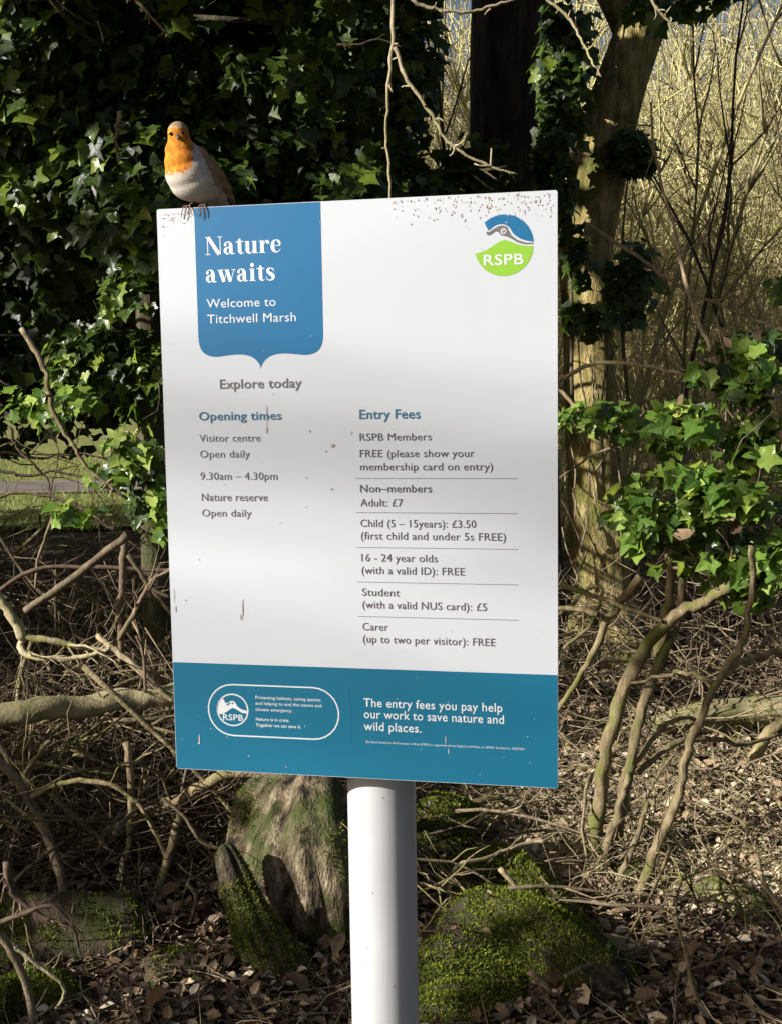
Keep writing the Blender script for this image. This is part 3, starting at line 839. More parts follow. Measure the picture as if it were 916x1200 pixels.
def lobed(name, path, ra, rb, axis, col, parent=robin, n=14):
    """flattened tapering form along a path: ra wide, rb thin, axis = the thin direction"""
    path = smooth_path(path, 4); m = len(path); vs = []; cols = []
    axis = Vector(axis).normalized()
    for i, p in enumerate(path):
        t = (path[min(i + 1, m - 1)] - path[max(i - 1, 0)]).normalized()
        z = (axis - t * axis.dot(t)).normalized(); x = t.cross(z)
        s = i / (m - 1)
        k = math.sin(math.pi * min(1, s * 1.9 + .12) * .5) if s < .47 else (1 - ((s - .47) / .53) ** 2.0 * .93)
        for j in range(n):
            a = 2 * math.pi * j / n
            vs.append(p + x * math.cos(a) * ra * k + z * math.sin(a) * rb * k)
            q = abs(math.cos(a)); streak = .7 + .45 * ((j * 3 + i) % 4 > 1)
            cols.append([c * streak * (.9 + .2 * random.random()) for c in col])
    fs = [(i * n + j, i * n + (j + 1) % n, (i + 1) * n + (j + 1) % n, (i + 1) * n + j) for i in range(m - 1) for j in range(n)] + [tuple(range(n))[::-1], tuple(range((m - 1) * n, m * n))]
    me = bpy.data.meshes.new(name); me.from_pydata(vs, [], fs); me.polygons.foreach_set('use_smooth', [True] * len(me.polygons))
    set_plume(me, np.array(cols)); me.materials.append(M['plume'])
    return link(bpy.data.objects.new(name, me), parent)
brown = (.28, .155, .065)
wing = lobed('wing', [bp(234, 173, 8), bp(244, 188, 15), bp(255, 205, 26), bp(263, 218, 40), bp(270, 230, 54)], .0145, .0055, (.75, -.62, .15), brown)
for k in range(4):
    lobed('flight_feather', [bp(250 + k, 200 + 2 * k, 19 + 2 * k), bp(258 + k * 1.2, 213 + 1.5 * k, 30 + 2 * k), bp(264.5 + k * 1.6, 224 + 3.0 * k, 43 + 3 * k)], .0042, .0012, (.75, -.62, .15), (.13, .095, .06), wing, 8)
wing2 = lobed('wing', [bp(211, 176, 24), bp(214, 194, 36), bp(228, 212, 48), bp(246, 226, 60)], .013, .005, (-.8, .5, .15), brown)
tail = lobed('tail', [bp(250, 224, 48), bp(262, 230, 66), bp(271, 236, 82), bp(279, 242, 96)], .009, .0025, (.2, .3, .8), (.10, .075, .05))
vent = lobed('undertail', [bp(247, 224, 34), bp(255, 232, 44), bp(261, 238.5, 53)], .0115, .009, (.3, .1, .9), (.50, .45, .36))
M['eye'] = plain_mat('eye_black', (.006, .005, .005), .08, .8)
M['beak'] = plain_mat('beak_horn', (.10, .075, .06), .4, .5)
M['leg'] = plain_mat('leg_brown', (.22, .13, .09), .5, .4, .3, 400)
def surface_y(px, py):
    """front surface depth of the body below this outline point"""
    x = (px - 236.5) * S_; z = (240.5 - py) * S_
    d = (co[:, 0] - x) ** 2 + (co[:, 2] - z) ** 2
    m_ = d < (.0022 ** 2)
    return float(co[m_, 1].min()) * 1000 if m_.any() else -15
for px, py in ((206.6, 160.3), (220.4, 159.2)):
    bm = bmesh.new(); bmesh.ops.create_icosphere(bm, subdivisions=3, radius=.0026, matrix=Matrix.Translation(bp(px, py, surface_y(px, py) - .1)))
    me = bpy.data.meshes.new('eye'); bm.to_mesh(me); bm.free(); me.polygons.foreach_set('use_smooth', [True] * len(me.polygons)); me.materials.append(M['eye'])
    link(bpy.data.objects.new('eye', me), robin)
ys = surface_y(214, 163)
mb = MB(); mb.tube([bp(213.6, 162.6, ys + 3), bp(214.2, 163.3, ys - 1), bp(215.6, 165.2, ys - 5), bp(216.4, 167.0, ys - 8.5)], [.0034, .0028, .0016, .0004], 10)
bk = sign_part('beak', mb.v, mb.f, M['beak'], robin, True)
mb = MB(); mb.tube([bp(213.6, 164.4, ys + 2), bp(214.6, 165.8, ys - 3), bp(216.2, 167.8, ys - 7)], [.0024, .0017, .0004], 8)
sign_part('lower_beak', mb.v, mb.f, M['beak'], bk, True)
def leg(hip, ankle, toes):
    mb = MB(); mb.tube(smooth_path([hip, (hip + ankle) / 2 + Vector((0, .002, 0)), ankle], 3), [.0017, .0009], 8)
    l = sign_part('leg', mb.v, mb.f, M['leg'], robin, True)
    for t in toes:
        mb = MB(); mb.tube(smooth_path([ankle] + t, 3), [.0012, .0011, .0010, .0009, .0008, .0007, .0005, .0004, .0003, .0002][:3 * (len(t)) + 1] if False else [.0011, .0005], 7)
        sign_part('toe', mb.v, mb.f, M['leg'], l, True)
def fp(px, dz, y):    # foot points: px across, dz mm above the panel's top edge, y mm behind its face
    w = panel_pt((-.222 + (px - 236.5) * .00122), HH + dz / 1000, y / 1000)
    return w - foot0
leg(bp(229, 231, 8), fp(221, 3.2, 1.5), [[fp(216.5, 2.2, -1.5), fp(213.5, -5, -3), fp(212.2, -14, -2.4)], [fp(219.5, 2, -2.2), fp(217.8, -8, -3.4), fp(216.8, -17, -2.4)],
     [fp(223.5, 2, -1.8), fp(225, -5, -3), fp(226.6, -11, -2.2)], [fp(220, 1.8, 6), fp(219, -3, 8)]])
leg(bp(245, 231, 16), fp(239.5, 3.2, 1.5), [[fp(235.5, 2.2, -1.8), fp(233.6, -5, -3), fp(233, -12, -2.4)], [fp(238.6, 2, -2.2), fp(238, -9, -3.4), fp(239.3, -18, -2.4)],
     [fp(242, 2, -1.8), fp(243.6, -7, -3), fp(243.8, -15, -2.2)], [fp(240.5, 1.8, 6), fp(239, -3, 8)]])

S = np.array(TO_SUN); U = np.array([math.cos(SUN_AZ), -math.sin(SUN_AZ), 0.0]); Vv = np.cross(S, U); Vv = Vv if Vv[2] > 0 else -Vv
GAPS = [(672, 340, 6.5, 0.13), (664, 420, 6.5, 0.1), (680, 470, 6.5, 0.13), (700, 600, 6.5, 0.16), (690, 545, 6.5, 0.08), (705, 680, 6.5, 0.17), (705, 90, 6.6, 0.03), (735, 150, 6.6, 0.03), (805, 500, 3.6, 0.133), (860, 570, 3.5, 0.156), (780, 600, 3.5, 0.109), (740, 630, 3.6, 0.078), (700, 490, 6.2, 0.16), (745, 500, 6.2, 0.12), (790, 720, 3.7, 0.07), (740, 830, 3.7, 0.0675), (720, 920, 3.7, 0.108), (800, 910, 3.45, 0.108), (840, 690, 3.7, 0.08), (800, 1035, 4, 0.162), (880, 1035, 4, 0.189), (700, 1000, 4, 0.135), (850, 950, 4.4, 0.351), (760, 880, 4.8, 0.297), (880, 880, 4.8, 0.351), (820, 800, 5.3, 0.378), (900, 780, 5.5, 0.378), (690, 860, 5, 0.216), (600, 950, 4.1, 0.135), (20, 440, 4.8, 0.151), (60, 380, 4.8, 0.1), (190, 80, 4.5, 0.0837), (110, 190, 4.5, 0.0753), (385, 200, 4.8, 0.151), (320, 205, 4.8, 0.0837), (430, 60, 5.2, 0.184), (230, 110, 4.5, 0.1), (90, 30, 4.5, 0.0837), (10, 100, 4.5, 0.067), (170, 510, 4.2, 0.1), (100, 560, 4.3, 0.1), (60, 760, 3.9, 0.26), (130, 720, 4.2, 0.26), (170, 820, 4.5, 0.18), (40, 640, 4.4, 0.14), (60, 830, 4.6, 0.2), (120, 920, 3.5, 0.09), (270, 915, 3.6, 0.1), (130, 1070, 3.1, 0.06), (60, 1145, 2.8, 0.06), (270, 1010, 3.05, 0.05), (510, 20, 6, 0.2), (460, 120, 3, 0.151), (560, 1000, 4, 0.0945), (640, 985, 4.1, 0.108), (740, 1020, 4.05, 0.135), (780, 980, 4.2, 0.162), (720, 960, 4.3, 0.135), (900, 960, 4.4, 0.27), (780, 840, 5.1, 0.297), (850, 820, 5.2, 0.405), (910, 1000, 4.1, 0.162), (860, 760, 5.6, 0.3), (700, 820, 5.3, 0.203), (560, 955, 4.1, 0.135), (600, 1030, 3.35, 0.0675), (545, 1120, 3, 0.04), (800, 1075, 3.45, 0.0675), (280, 60, 4.9, 0.0586), (140, 230, 4.6, 0.0837), (60, 250, 4.7, 0.067), (210, 210, 4.5, 0.0586), (350, 120, 4.9, 0.0753), (300, 150, 4.8, 0.0502), (255, 90, 4.6, 0.0586), (400, 120, 5, 0.0837), (20, 300, 4.7, 0.0837), (90, 440, 4.6, 0.0837), (130, 330, 4.6, 0.0586), (170, 400, 4.5, 0.0753), (550, 180, 2.95, 0.16), (540, 10, 2.8, 0.25), (690, 60, 3.1, 0.15), (40, 450, 4.9, 0.12), (20, 480, 4.7, 0.08), (840, 1000, 4.2, 0.14), (660, 940, 4.3, 0.1), (820, 880, 4.7, 0.2), (740, 800, 5.4, 0.14), (120, 480, 4.6, 0.08), (60, 60, 4.7, 0.06), (335, 30, 5, 0.08), (180, 130, 4.5, 0.06), (250, 30, 4.8, 0.06), (315, 985, 3.2, .03), (345, 950, 3.3, .035), (385, 965, 3.3, .03), (335, 1020, 3.2, .02), (390, 1010, 3.2, .025), (360, 990, 3.2, .02), (370, 1050, 3.2, .02), (750, 40, 6.6, .05), (738, 100, 6.6, .06), (722, 160, 6.6, .05), (712, 215, 6.6, .07), (700, 270, 6.6, .06), (690, 380, 6.5, .06), (530, 1040, 3.3, .05), (600, 1080, 3.2, .04), (510, 1150, 2.9, .03), (660, 1130, 3.0, .03)]
GAPS += [(900, 1030, 0, .16), (840, 1035, 0, .16), (780, 1030, 0, .13), (720, 1015, 0, .12), (650, 990, 0, .10), (590, 960, 0, .10), (870, 985, 0, .13), (800, 970, 0, .10), (860, 915, 0, .2), (780, 905, 0, .14)]
G = np.array([list(ground_at(x, y) if x > 550 and y > 750 and (Y > 4 or Y == 0) else at(x, y, Y)) for x, y, Y, r in GAPS]); gu, gv = G @ U, G @ Vv; gr = np.array([g[3] for g in GAPS])
gs = G @ S
def carve(P, near=.3):
    """drop what stands between the sun and the places it reaches, so that its rays come through"""
    u, v, s_ = P @ U, P @ Vv, P @ S
    k = np.ones(len(P), bool)
    for a_, b_, c_, r_ in zip(gu, gv, gs, gr):
        k &= ~(((u - a_) ** 2 + (v - b_) ** 2 < (r_ + .05) ** 2) & (s_ > c_ + near))
    return k

# ------------------------------------------------------------------ trees
def hit_noise(p, s): return mnoise.noise(Vector(p) * s)
def trunk_tube(mb, path, rr, n=20, lump=.12, ridge=.06, sub=5):
    """trunk with fluted, uneven cross section"""
    pts = smooth_path(path, sub); m = len(pts)
    R = np.interp(np.linspace(0, len(rr) - 1, m), range(len(rr)), rr)
    ph = random.random() * 30; vs = []; ls = []
    u = Vector((1, 0, 0)); dist = 0
    for i, p in enumerate(pts):
        t = (pts[min(i + 1, m - 1)] - pts[max(i - 1, 0)]).normalized()
        u = (u - t * u.dot(t)).normalized(); w = t.cross(u)
        if i: dist += (pts[i] - pts[i - 1]).length
        for k in range(n):
            a = 2 * math.pi * k / n
            q = 1 + lump * mnoise.noise(Vector((math.cos(a) * 1.1 + ph, math.sin(a) * 1.1, dist * 1.6))) + ridge * mnoise.noise(Vector((math.cos(a) * 4 + ph, math.sin(a) * 4, dist * 1.2)))
            vs.append(p + (u * math.cos(a) + w * math.sin(a)) * R[i] * q); ls.append((k / n, dist, .5))
    fs = [(i * n + k, i * n + (k + 1) % n, (i + 1) * n + (k + 1) % n, (i + 1) * n + k) for i in range(m - 1) for k in range(n)]
    fs += [tuple(range(n))[::-1], tuple(range((m - 1) * n, m * n))]
    return mb.add(vs, fs, ls), pts, R

def moss_tufts(name, parent, mb, dens, size, updir=.1, mask_s=6.0, lev=.0, mat='moss', seed=1):
    """short moss blades over the faces of a surface that look upward"""
    V = np.array([tuple(p) for p in mb.v]); r = np.random.default_rng(seed)
    Q = np.array([f for f in mb.f if len(f) == 4]); a, b, c, d = (V[Q[:, i]] for i in range(4))
    nn = np.cross(c - a, d - b); ar = np.linalg.norm(nn, axis=1); nn = nn / (ar[:, None] + 1e-12)
    ok = nn[:, 2] > updir
    a, b, c, d, nn, ar = a[ok], b[ok], c[ok], d[ok], nn[ok], ar[ok]
    n = int(ar.sum() * .5 * dens)
    if n < 5: return
    i = r.choice(len(ar), n, p=ar / ar.sum()); s, t = r.random((2, n, 1))
    P = (a[i] * (1 - s) + b[i] * s) * (1 - t) + (d[i] * (1 - s) + c[i] * s) * t
    k = vnoise(P[:, 0] * mask_s + P[:, 1] * 3, P[:, 2] * mask_s + P[:, 1] * 2, 4) - .5 > lev
    P, N = P[k], nn[i][k]; n = len(P)
    tip = N + r.normal(0, .45, (n, 3)) + np.array([0, 0, .25])
    return scatter_obj(name, P, r.normal(0, 1, (n, 3)), tip, r.uniform(.5, 1.3, n) * size, BLADE2, M[mat], parent)
BLADE2 = (np.array([(-.22, -.1, 0), (.22, -.1, 0), (.12, .7, .12), (0, 1, .3)]), np.array([(0, 1, 2), (0, 2, 3)]))

CAMV = np.array(CAM)
def pix(P):
    """photograph pixels of world points (n,3), to see which ones are in the frame"""
    d = P - CAMV
    z = d @ np.array(FWD); x = d @ np.array(RIGHT); y = d @ np.array(DOWN)
    return 458 + FPX * x / z, 600 + FPX * y / z

def leafy(parent, C, N, size_lo, size_hi, kind, deep, nbig, tmpl_small=SIMPLE, droop=.8, jitter=.55):
    """leaf positions C with outward direction N: the ones showing largest become single leaves, the rest one mass"""
    n = len(C)
    nrm = N + rng.normal(0, jitter, (n, 3)) + np.array([0, 0, .35])
    tip = np.array([0, 0, -droop]) + rng.normal(0, .6, (n, 3)) + N * .3
    size = rng.uniform(size_lo, size_hi, n)
    px, py = pix(C)
    dist = C[:, 1]
    show = (px > -20) & (px < 936) & (py > -20) & (py < 1220) & ~((px > 196) & (px < 646) & (py > 235) & (py < 915))
    score = np.where(show, size / dist, 0) * (1.6 - (C @ np.array([0, 1, 0]) - dist.min()) / (np.ptp(dist) + 1e-6)) * rng.uniform(.6, 1, n)
    order = np.argsort(-score); big = order[:nbig]; big = big[score[big] > 0]
    small = np.setdiff1d(np.arange(n), big)
    place_leaves(parent, C[big], nrm[big], tip[big], size[big], kind)
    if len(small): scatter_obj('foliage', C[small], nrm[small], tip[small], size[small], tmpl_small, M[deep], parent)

def cloud(n, c, r, noise_s=1.6, lev=-.04, shell=.35, seed=0):
    """points through a lumpy ellipsoid, thinned by noise so that gaps show"""
    out = []; nn = []
    c = np.array(c); r = np.array(r)
    for tries in range(12):
        if sum(len(o) for o in out) >= n: break
        if tries == 6: lev = -.3
        d = rng.normal(0, 1, (n, 3)); d /= np.linalg.norm(d, axis=1, keepdims=True)
        q = rng.random(n) ** shell
        p = c + d * q[:, None] * r
        k = (vnoise(p[:, 0] * noise_s + p[:, 1], p[:, 2] * noise_s + seed, 11 + seed) + vnoise(p[:, 1] * noise_s * 2, p[:, 2] * noise_s * 2 + p[:, 0] * 2, 21 + seed)) / 2 - .5 > lev
        out.append(p[k]); nn.append((d / r * r.mean())[k])
    return np.concatenate(out)[:n], np.concatenate(nn)[:n]

IVYG = 'ivy covered trees behind the sign'
def ivy_tree(px, Y, base_px, rr, label, crowns, nbig, lean=0.0, stem=None):
    b = at(px, 600, Y); base = Vector((b.x, Y, float(gh(b.x, Y)) - .05))
    t = thing('ivy_tree', base, label, 'tree', IVYG)
    mb = MB(); path = [base, base + Vector((lean * .3, 0, 1.2)), base + Vector((lean * .6, .05, 2.4)), base + Vector((lean, 0, 4.6))]
    trunk_tube(mb, path, [rr * 1.25, rr, rr * .9, rr * .75])
    mb.build('trunk', M['bark_ivyclad'], t)
    mb = MB()
    for k in range(7):
        a = random.uniform(0, 6.28); z = random.uniform(1.4, 3.2)
        mb = MB(); branchy(mb, base + Vector((lean * z / 4, 0, z)), Vector((math.cos(a), math.sin(a) - .3, .25)), random.uniform(.6, 1.1), .018, 1, 5, .2, 0, 3)
        mb.build('branch', M['bark_ivyclad'], t)
    C = []; N = []
    for (cx, cy, Yc, r, n, sd) in crowns:
        p = at(cx, cy, Yc)
        c, nn = cloud(n, p, r, seed=sd); C.append(c); N.append(nn)
    C = np.concatenate(C); N = np.concatenate(N)
    k = (C[:, 2] > gh(C[:, 0], C[:, 1]) + .05) & carve(C)
    leafy(t, C[k], N[k] * .6 + np.array([-.25, -.6, .2]), .032, .092, 'ivy', 'ivy_deep', nbig)
    return t
ivy_tree(-70, 5.3, 0, .13, 'ivy covered tree nearest the left edge, its lower leaves above the sunny lawn', [(10, 110, 5.0, (.62, .6, .75), 5200, 1), (30, 370, 5.0, (.52, .5, .42), 3000, 2)], 290)
ivy_tree(180, 5.0, 0, .055, 'ivy covered tree behind the robin, bare trunk showing left of the sign', [(150, 60, 4.9, (.55, .5, .6), 4200, 3), (180, 290, 4.8, (.42, .4, .75), 3800, 4), (155, 470, 4.8, (.16, .14, .36), 700, 24)], 290)
ivy_tree(330, 6.3, 0, .12, 'ivy covered tree behind the blue shield, dense dark leaves above the sign', [(300, 70, 5.2, (.6, .5, .65), 5200, 5), (330, 260, 5.1, (.55, .45, .4), 2500, 6)], 290)
ivy_tree(440, 6.7, 0, .10, 'ivy covered tree left of the thick dark trunk with open sunlit leaves', [(430, 60, 5.6, (.34, .5, .75), 2600, 7), (455, 220, 5.6, (.36, .4, .4), 1500, 8)], 260)
# deep ivy screen further back, read as one mass
C1, N1 = cloud(15000, at(150, 180, 6.9), (1.75, .7, 1.9), seed=9, lev=-.12)
C2, N2 = cloud(5000, at(330, 330, 6.6), (.9, .6, 1.2), seed=10, lev=-.12)
C = np.concatenate([C1, C2]); N = np.concatenate([N1, N2])
px, py = pix(C); k = (py < 470 + 110 * vnoise(px / 38, px * 0, 5)) & (px < 500) & (C[:, 2] > .2) & carve(C)
C, N = C[k], N[k]; n = len(C)
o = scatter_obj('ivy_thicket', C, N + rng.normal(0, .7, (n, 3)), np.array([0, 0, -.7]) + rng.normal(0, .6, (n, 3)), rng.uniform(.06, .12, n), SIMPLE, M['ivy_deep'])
tag(o, 'deep dark ivy filling the wood behind the ivy covered trees', 'ivy')

k = 16000
C = np.stack([rng.uniform(-3.4, 1.0, k), rng.uniform(3.2, 6.6, k), rng.uniform(0, 1, k)], 1)
C[:, 2] = 1.9 + .335 * C[:, 1] + .25 + C[:, 2] * 1.0
N = rng.normal(0, .5, (k, 3)) + np.array([-.2, -.2, .8]); kk = carve(C)
o = scatter_obj('overhead_shade_leaves', C[kk], N[kk], rng.normal(0, 1, (kk.sum(), 3)), rng.uniform(.08, .13, kk.sum()), SIMPLE, M['ivy_deep'])  # unseen leaf layer added overhead to cut the skylight
tag(o, 'added layer of dark leaves above the frame that keeps skylight off the wood', 'ivy')

# thick dark trunk behind the sign
base = at(600, 600, 7.2); base.z = float(gh(base.x, base.y)) - .1
t = thing('dark_tree', base, 'thick dark bare trunk rising behind the top edge of the sign', 'tree')
mb = MB(); x0 = base.x
trunk_tube(mb, [base, Vector((x0, 7.2, 1.5)), Vector((x0 + .0, 7.2, 3.2)), Vector((x0 + .06, 7.2, 5.5))], [.34, .25, .235, .22], 40, .08, .07, 14)
mb.build('trunk', M['bark_dark'], t)
mb = MB()
for k in range(5):
    a = random.uniform(0, 6.28)
    mb = MB(); branchy(mb, Vector((x0, 7.2, random.uniform(4.6, 5.4))), Vector((math.cos(a), math.sin(a), .7)), 2.0, .06, 2, 6, .14, .05, 3)
    mb.build('branch', M['bark_dark'], t)
# leaning olive tree right of the sign
p0 = at(712, 775, 6.7); p0.z = float(gh(p0.x, p0.y)) - .06
t = thing('leaning_tree', p0, 'leaning tree with smooth olive bark, sun patches and a fluted base, right of the sign', 'tree')
mb = MB()
prof = [(716, 778, .27), (709, 735, .18), (704, 680, .155), (699, 600, .15), (693, 500, .148), (690, 400, .145), (688, 300, .145), (700, 210, .145), (724, 110, .14), (756, 10, .135), (800, -130, .13), (850, -300, .12)]
_, tp, tr_ = trunk_tube(mb, [at(x, y, 6.7) for x, y, r in prof], [r for *_, r in prof], 40, .10, .10, 8)
mb.build('trunk', M['bark_olive'], t); olive = mb
mb = MB(); mb.tube(smooth_path([at(745, 30, 6.75), at(700, -60, 6.9), at(660, -190, 7.1)], 4), [.13, .09], 10, .1)
mb.build('limb', M['bark_olive'], t)
for (a, b_, c_) in (((690, 700), (672, 760), (655, 790)), ((715, 720), (745, 770), (775, 800)), ((700, 730), (712, 790), (722, 812))):
    mb = MB(); mb.tube(smooth_path([at(*a, 6.65), at(*b_, 6.5), at(*c_, 6.35) - Vector((0, 0, .05))], 5), [.10, .03], 10, .2); mb.build('root', M['bark_olive'], t)
mb = MB()
for k in range(4):
    q = at(640 + k * 40, 650 + k * 30, 6.45)
for k in range(26):
    x = random.uniform(672, 735); y0_ = random.uniform(460, 740)
    q = at(x, y0_, 6.49)
    mb = MB(); mb.tube(grow(q, Vector((random.gauss(0, .2), 0, 1)), random.uniform(.15, .5), 6, .12), [.006, .003], 4, tint=random.random())
    mb.build('ivy_stem', M['stick'], t)
# ivy on the leaning tree and its neighbour
def ivy_plant(label, spots, nbig, kind='ivy', deep='ivy_deep', lo=.05, hi=.09, base=None, stems=()):
    p = at(spots[0][0], spots[0][1], spots[0][2])
    t = thing('ivy_plant', base or p, label, 'ivy')
    for s_ in stems:
        mb = MB(); mb.tube(smooth_path([at(*q) for q in s_], 5, .006), [.012, .004], 6); mb.build('stem', M['stick'], t)
    C = []; N = []
    for x, y, Y, r, n, sd in spots:
        c, nn = cloud(n, at(x, y, Y), r, 3.0, -.03, .5, sd); C.append(c); N.append(nn)
    C = np.concatenate(C); N = np.concatenate(N)
    leafy(t, C, N * .5 + np.array([-.3, -.6, .25]), lo, hi, kind, deep, nbig)
    return t
ivy_plant('dark ivy climbing the leaning trunk right of the sign', [(662, 60, 6.35, (.15, .2, .6), 620, 1), (650, 210, 6.3, (.11, .15, .5), 300, 2), (738, 200, 6.5, (.14, .15, .24), 200, 3), (700, 375, 6.35, (.2, .12, .12), 110, 4), (740, 330, 6.5, (.14, .12, .25), 200, 5),
    (560, 180, 6.6, (.22, .2, .4), 260, 6), (680, 300, 6.38, (.1, .1, .2), 60, 9)], 280, stems=(((670, 470, 6.4), (668, 300, 6.4), (665, 100, 6.4), (690, -40, 6.5)), ((735, 470, 6.5), (728, 330, 6.5), (735, 180, 6.5))))
ivy_plant('sunlit sprig of small ivy leaves across the middle of the leaning trunk', [(690, 490, 6.2, (.19, .12, .10), 90, 7), (735, 495, 6.2, (.13, .1, .12), 60, 8)], 150, 'ivy_pale', 'ivy_pale', .045, .075,
    stems=(((655, 455, 6.3), (690, 495, 6.2), (740, 520, 6.2)), ((740, 520, 6.2), (700, 530, 6.2), (655, 560, 6.3))))
ivy_plant('dark curtain of ivy hanging beside the left edge of the sign', [(160, 400, 4.75, (.15, .12, .36), 420, 41), (170, 560, 4.8, (.09, .1, .22), 110, 42), (110, 420, 4.8, (.2, .12, .2), 200, 43)], 290, 'ivy', 'ivy_deep', .035, .08)
ivy_plant('small dark ivy sprigs hanging into the top of the picture at right', [(830, -8, 4.2, (.14, .12, .07), 70, 12), (770, 12, 4.4, (.10, .1, .06), 30, 13)], 100, 'ivy', 'ivy_deep', .05, .08)

# ------------------------------------------------------------------ the ivy bush right of the sign and its stems
bush_base = ground_at(715, 1040)
bush = thing('ivy_bush', bush_base, 'leafy ivy bush with bright sunlit leaves on forked mossy stems at the right edge', 'bush')
def stem(parent, pts, r0, r1, mat='stem', n=10, lump=.25, jit=.006, name='stem'):
    mb = MB(); mb.tube(smooth_path([at(*p) for p in pts], 5, jit), [r0, r1], n, lump); return mb.build(name, M[mat], parent)
stem(bush, [(688, 1040, 3.75), (700, 960, 3.75), (708, 890, 3.75), (728, 815, 3.75), (752, 765, 3.75), (790, 722, 3.72), (826, 705, 3.7), (858, 682, 3.66), (900, 640, 3.6)], .025, .016, lump=.5)
stem(bush, [(706, 1045, 3.7), (722, 975, 3.68), (738, 895, 3.68), (752, 830, 3.7), (775, 770, 3.74), (795, 715, 3.8), (800, 640, 3.85)], .021, .012, lump=.5)
stem(bush, [(697, 1050, 3.66), (712, 990, 3.64), (728, 940, 3.64), (735, 905, 3.66)], .017, .010, lump=.5)
stem(bush, [(772, 770, 3.8), (778, 730, 3.85), (785, 690, 3.85), (783, 640, 3.85)], .020, .012)
stem(bush, [(640, 850, 4.1), (668, 810, 4.05), (692, 770, 4.0), (712, 725, 3.95), (750, 676, 3.9)], .008, .015, jit=.004)
stem(bush, [(655, 720, 4.3), (690, 690, 4.3), (706, 695, 4.3), (688, 735, 4.3), (660, 760, 4.3)], .008, .006)
for pts in ([(700, 720, 3.9), (660, 712, 4.0), (620, 730, 4.1)], [(730, 905, 3.72), (755, 880, 3.72), (778, 850, 3.75), (800, 842, 3.8), (845, 848, 3.9)],
            [(745, 905, 3.72), (790, 872, 3.8), (835, 866, 3.9), (870, 872, 4.0), (916, 860, 4.1)], [(656, 685, 3.95), (700, 700, 3.9), (775, 728, 3.7)]):
    stem(bush, pts, .011, .006, 'stem', 7, .2, .004, 'side_branch')
bush2 = thing('sapling', ground_at(735, 1085), 'thin mossy sapling with a crook leaning right, in front of the ivy bush', 'sapling')
stem(bush2, [(728, 1085, 3.45), (752, 1035, 3.45), (772, 985, 3.45), (795, 930, 3.45), (806, 880, 3.45), (822, 835, 3.45), (845, 790, 3.45), (868, 755, 3.45), (880, 690, 3.45), (880, 640, 3.4)], .017, .008, lump=.3, name='trunk')
stem(bush2, [(843, 793, 3.45), (870, 775, 3.5), (905, 765, 3.55), (960, 755, 3.6)], .012, .008, name='branch')
stem(bush2, [(835, 800, 3.46), (805, 788, 3.5), (780, 790, 3.6), (740, 800, 3.7)], .008, .005, name='branch')
stem(bush2, [(736, 1078, 3.46), (726, 1030, 3.5), (742, 990, 3.55), (758, 940, 3.6)], .014, .007, name='branch')
# leaves
C = []; N = []
for x, y, Y, r, n, sd in ((800, 500, 3.75, (.12, .18, .10), 110, 1), (850, 570, 3.6, (.17, .20, .14), 260, 2), (785, 585, 3.6, (.13, .16, .10), 120, 3), (900, 530, 3.7, (.12, .18, .13), 150, 4), (820, 640, 3.75, (.20, .18, .09), 190, 5),
                          (900, 640, 3.6, (.12, .15, .13), 190, 6), (895, 430, 3.8, (.10, .18, .11), 150, 7), (915, 330, 4.2, (.08, .12, .08), 14, 8), (745, 625, 3.7, (.08, .12, .05), 40, 10), (735, 585, 3.7, (.05, .1, .03), 14, 12), (870, 470, 3.7, (.10, .15, .05), 50, 13), (870, 690, 3.8, (.10, .15, .04), 60, 14), (870, 400, 3.9, (.16, .16, .05), 60, 15), (700, 480, 3.9, (.05, .08, .03), 10, 16), (730, 610, 3.7, (.06, .1, .03), 16, 17), (820, 440, 3.8, (.08, .12, .05), 30, 18)):
    c, nn = cloud(n, at(x, y, Y), r, 5.0, -.02, .6, sd); C.append(c); N.append(nn)
C = np.concatenate(C); N = np.concatenate(N)
leafy(bush, C, N * .3 + np.array([-.35, -.5, .5]), .028, .078, 'ivy_pale', 'ivy', 298, jitter=.8)
n = 60; k = rng.choice(len(C), n); scatter_obj('withered_leaves', C[k] + rng.normal(0, .03, (n, 3)), rng.normal(0, 1, (n, 3)), rng.normal(0, 1, (n, 3)), rng.uniform(.03, .07, n), OVAL, M['dead'], bush)
mb = MB()
for k in range(34):
    i = random.randrange(len(C)); q = Vector(C[i]); d_ = (q - at(850, 680, 3.75)).normalized()
    p = q - d_ * random.uniform(.15, .35)
    mb.tube(grow(p, d_, random.uniform(.15, .4), 6, .25), [.0045, .0015], 4, tint=random.random())
mb.build('twigs', M['stick'], bush)['kind'] = 'stuff'
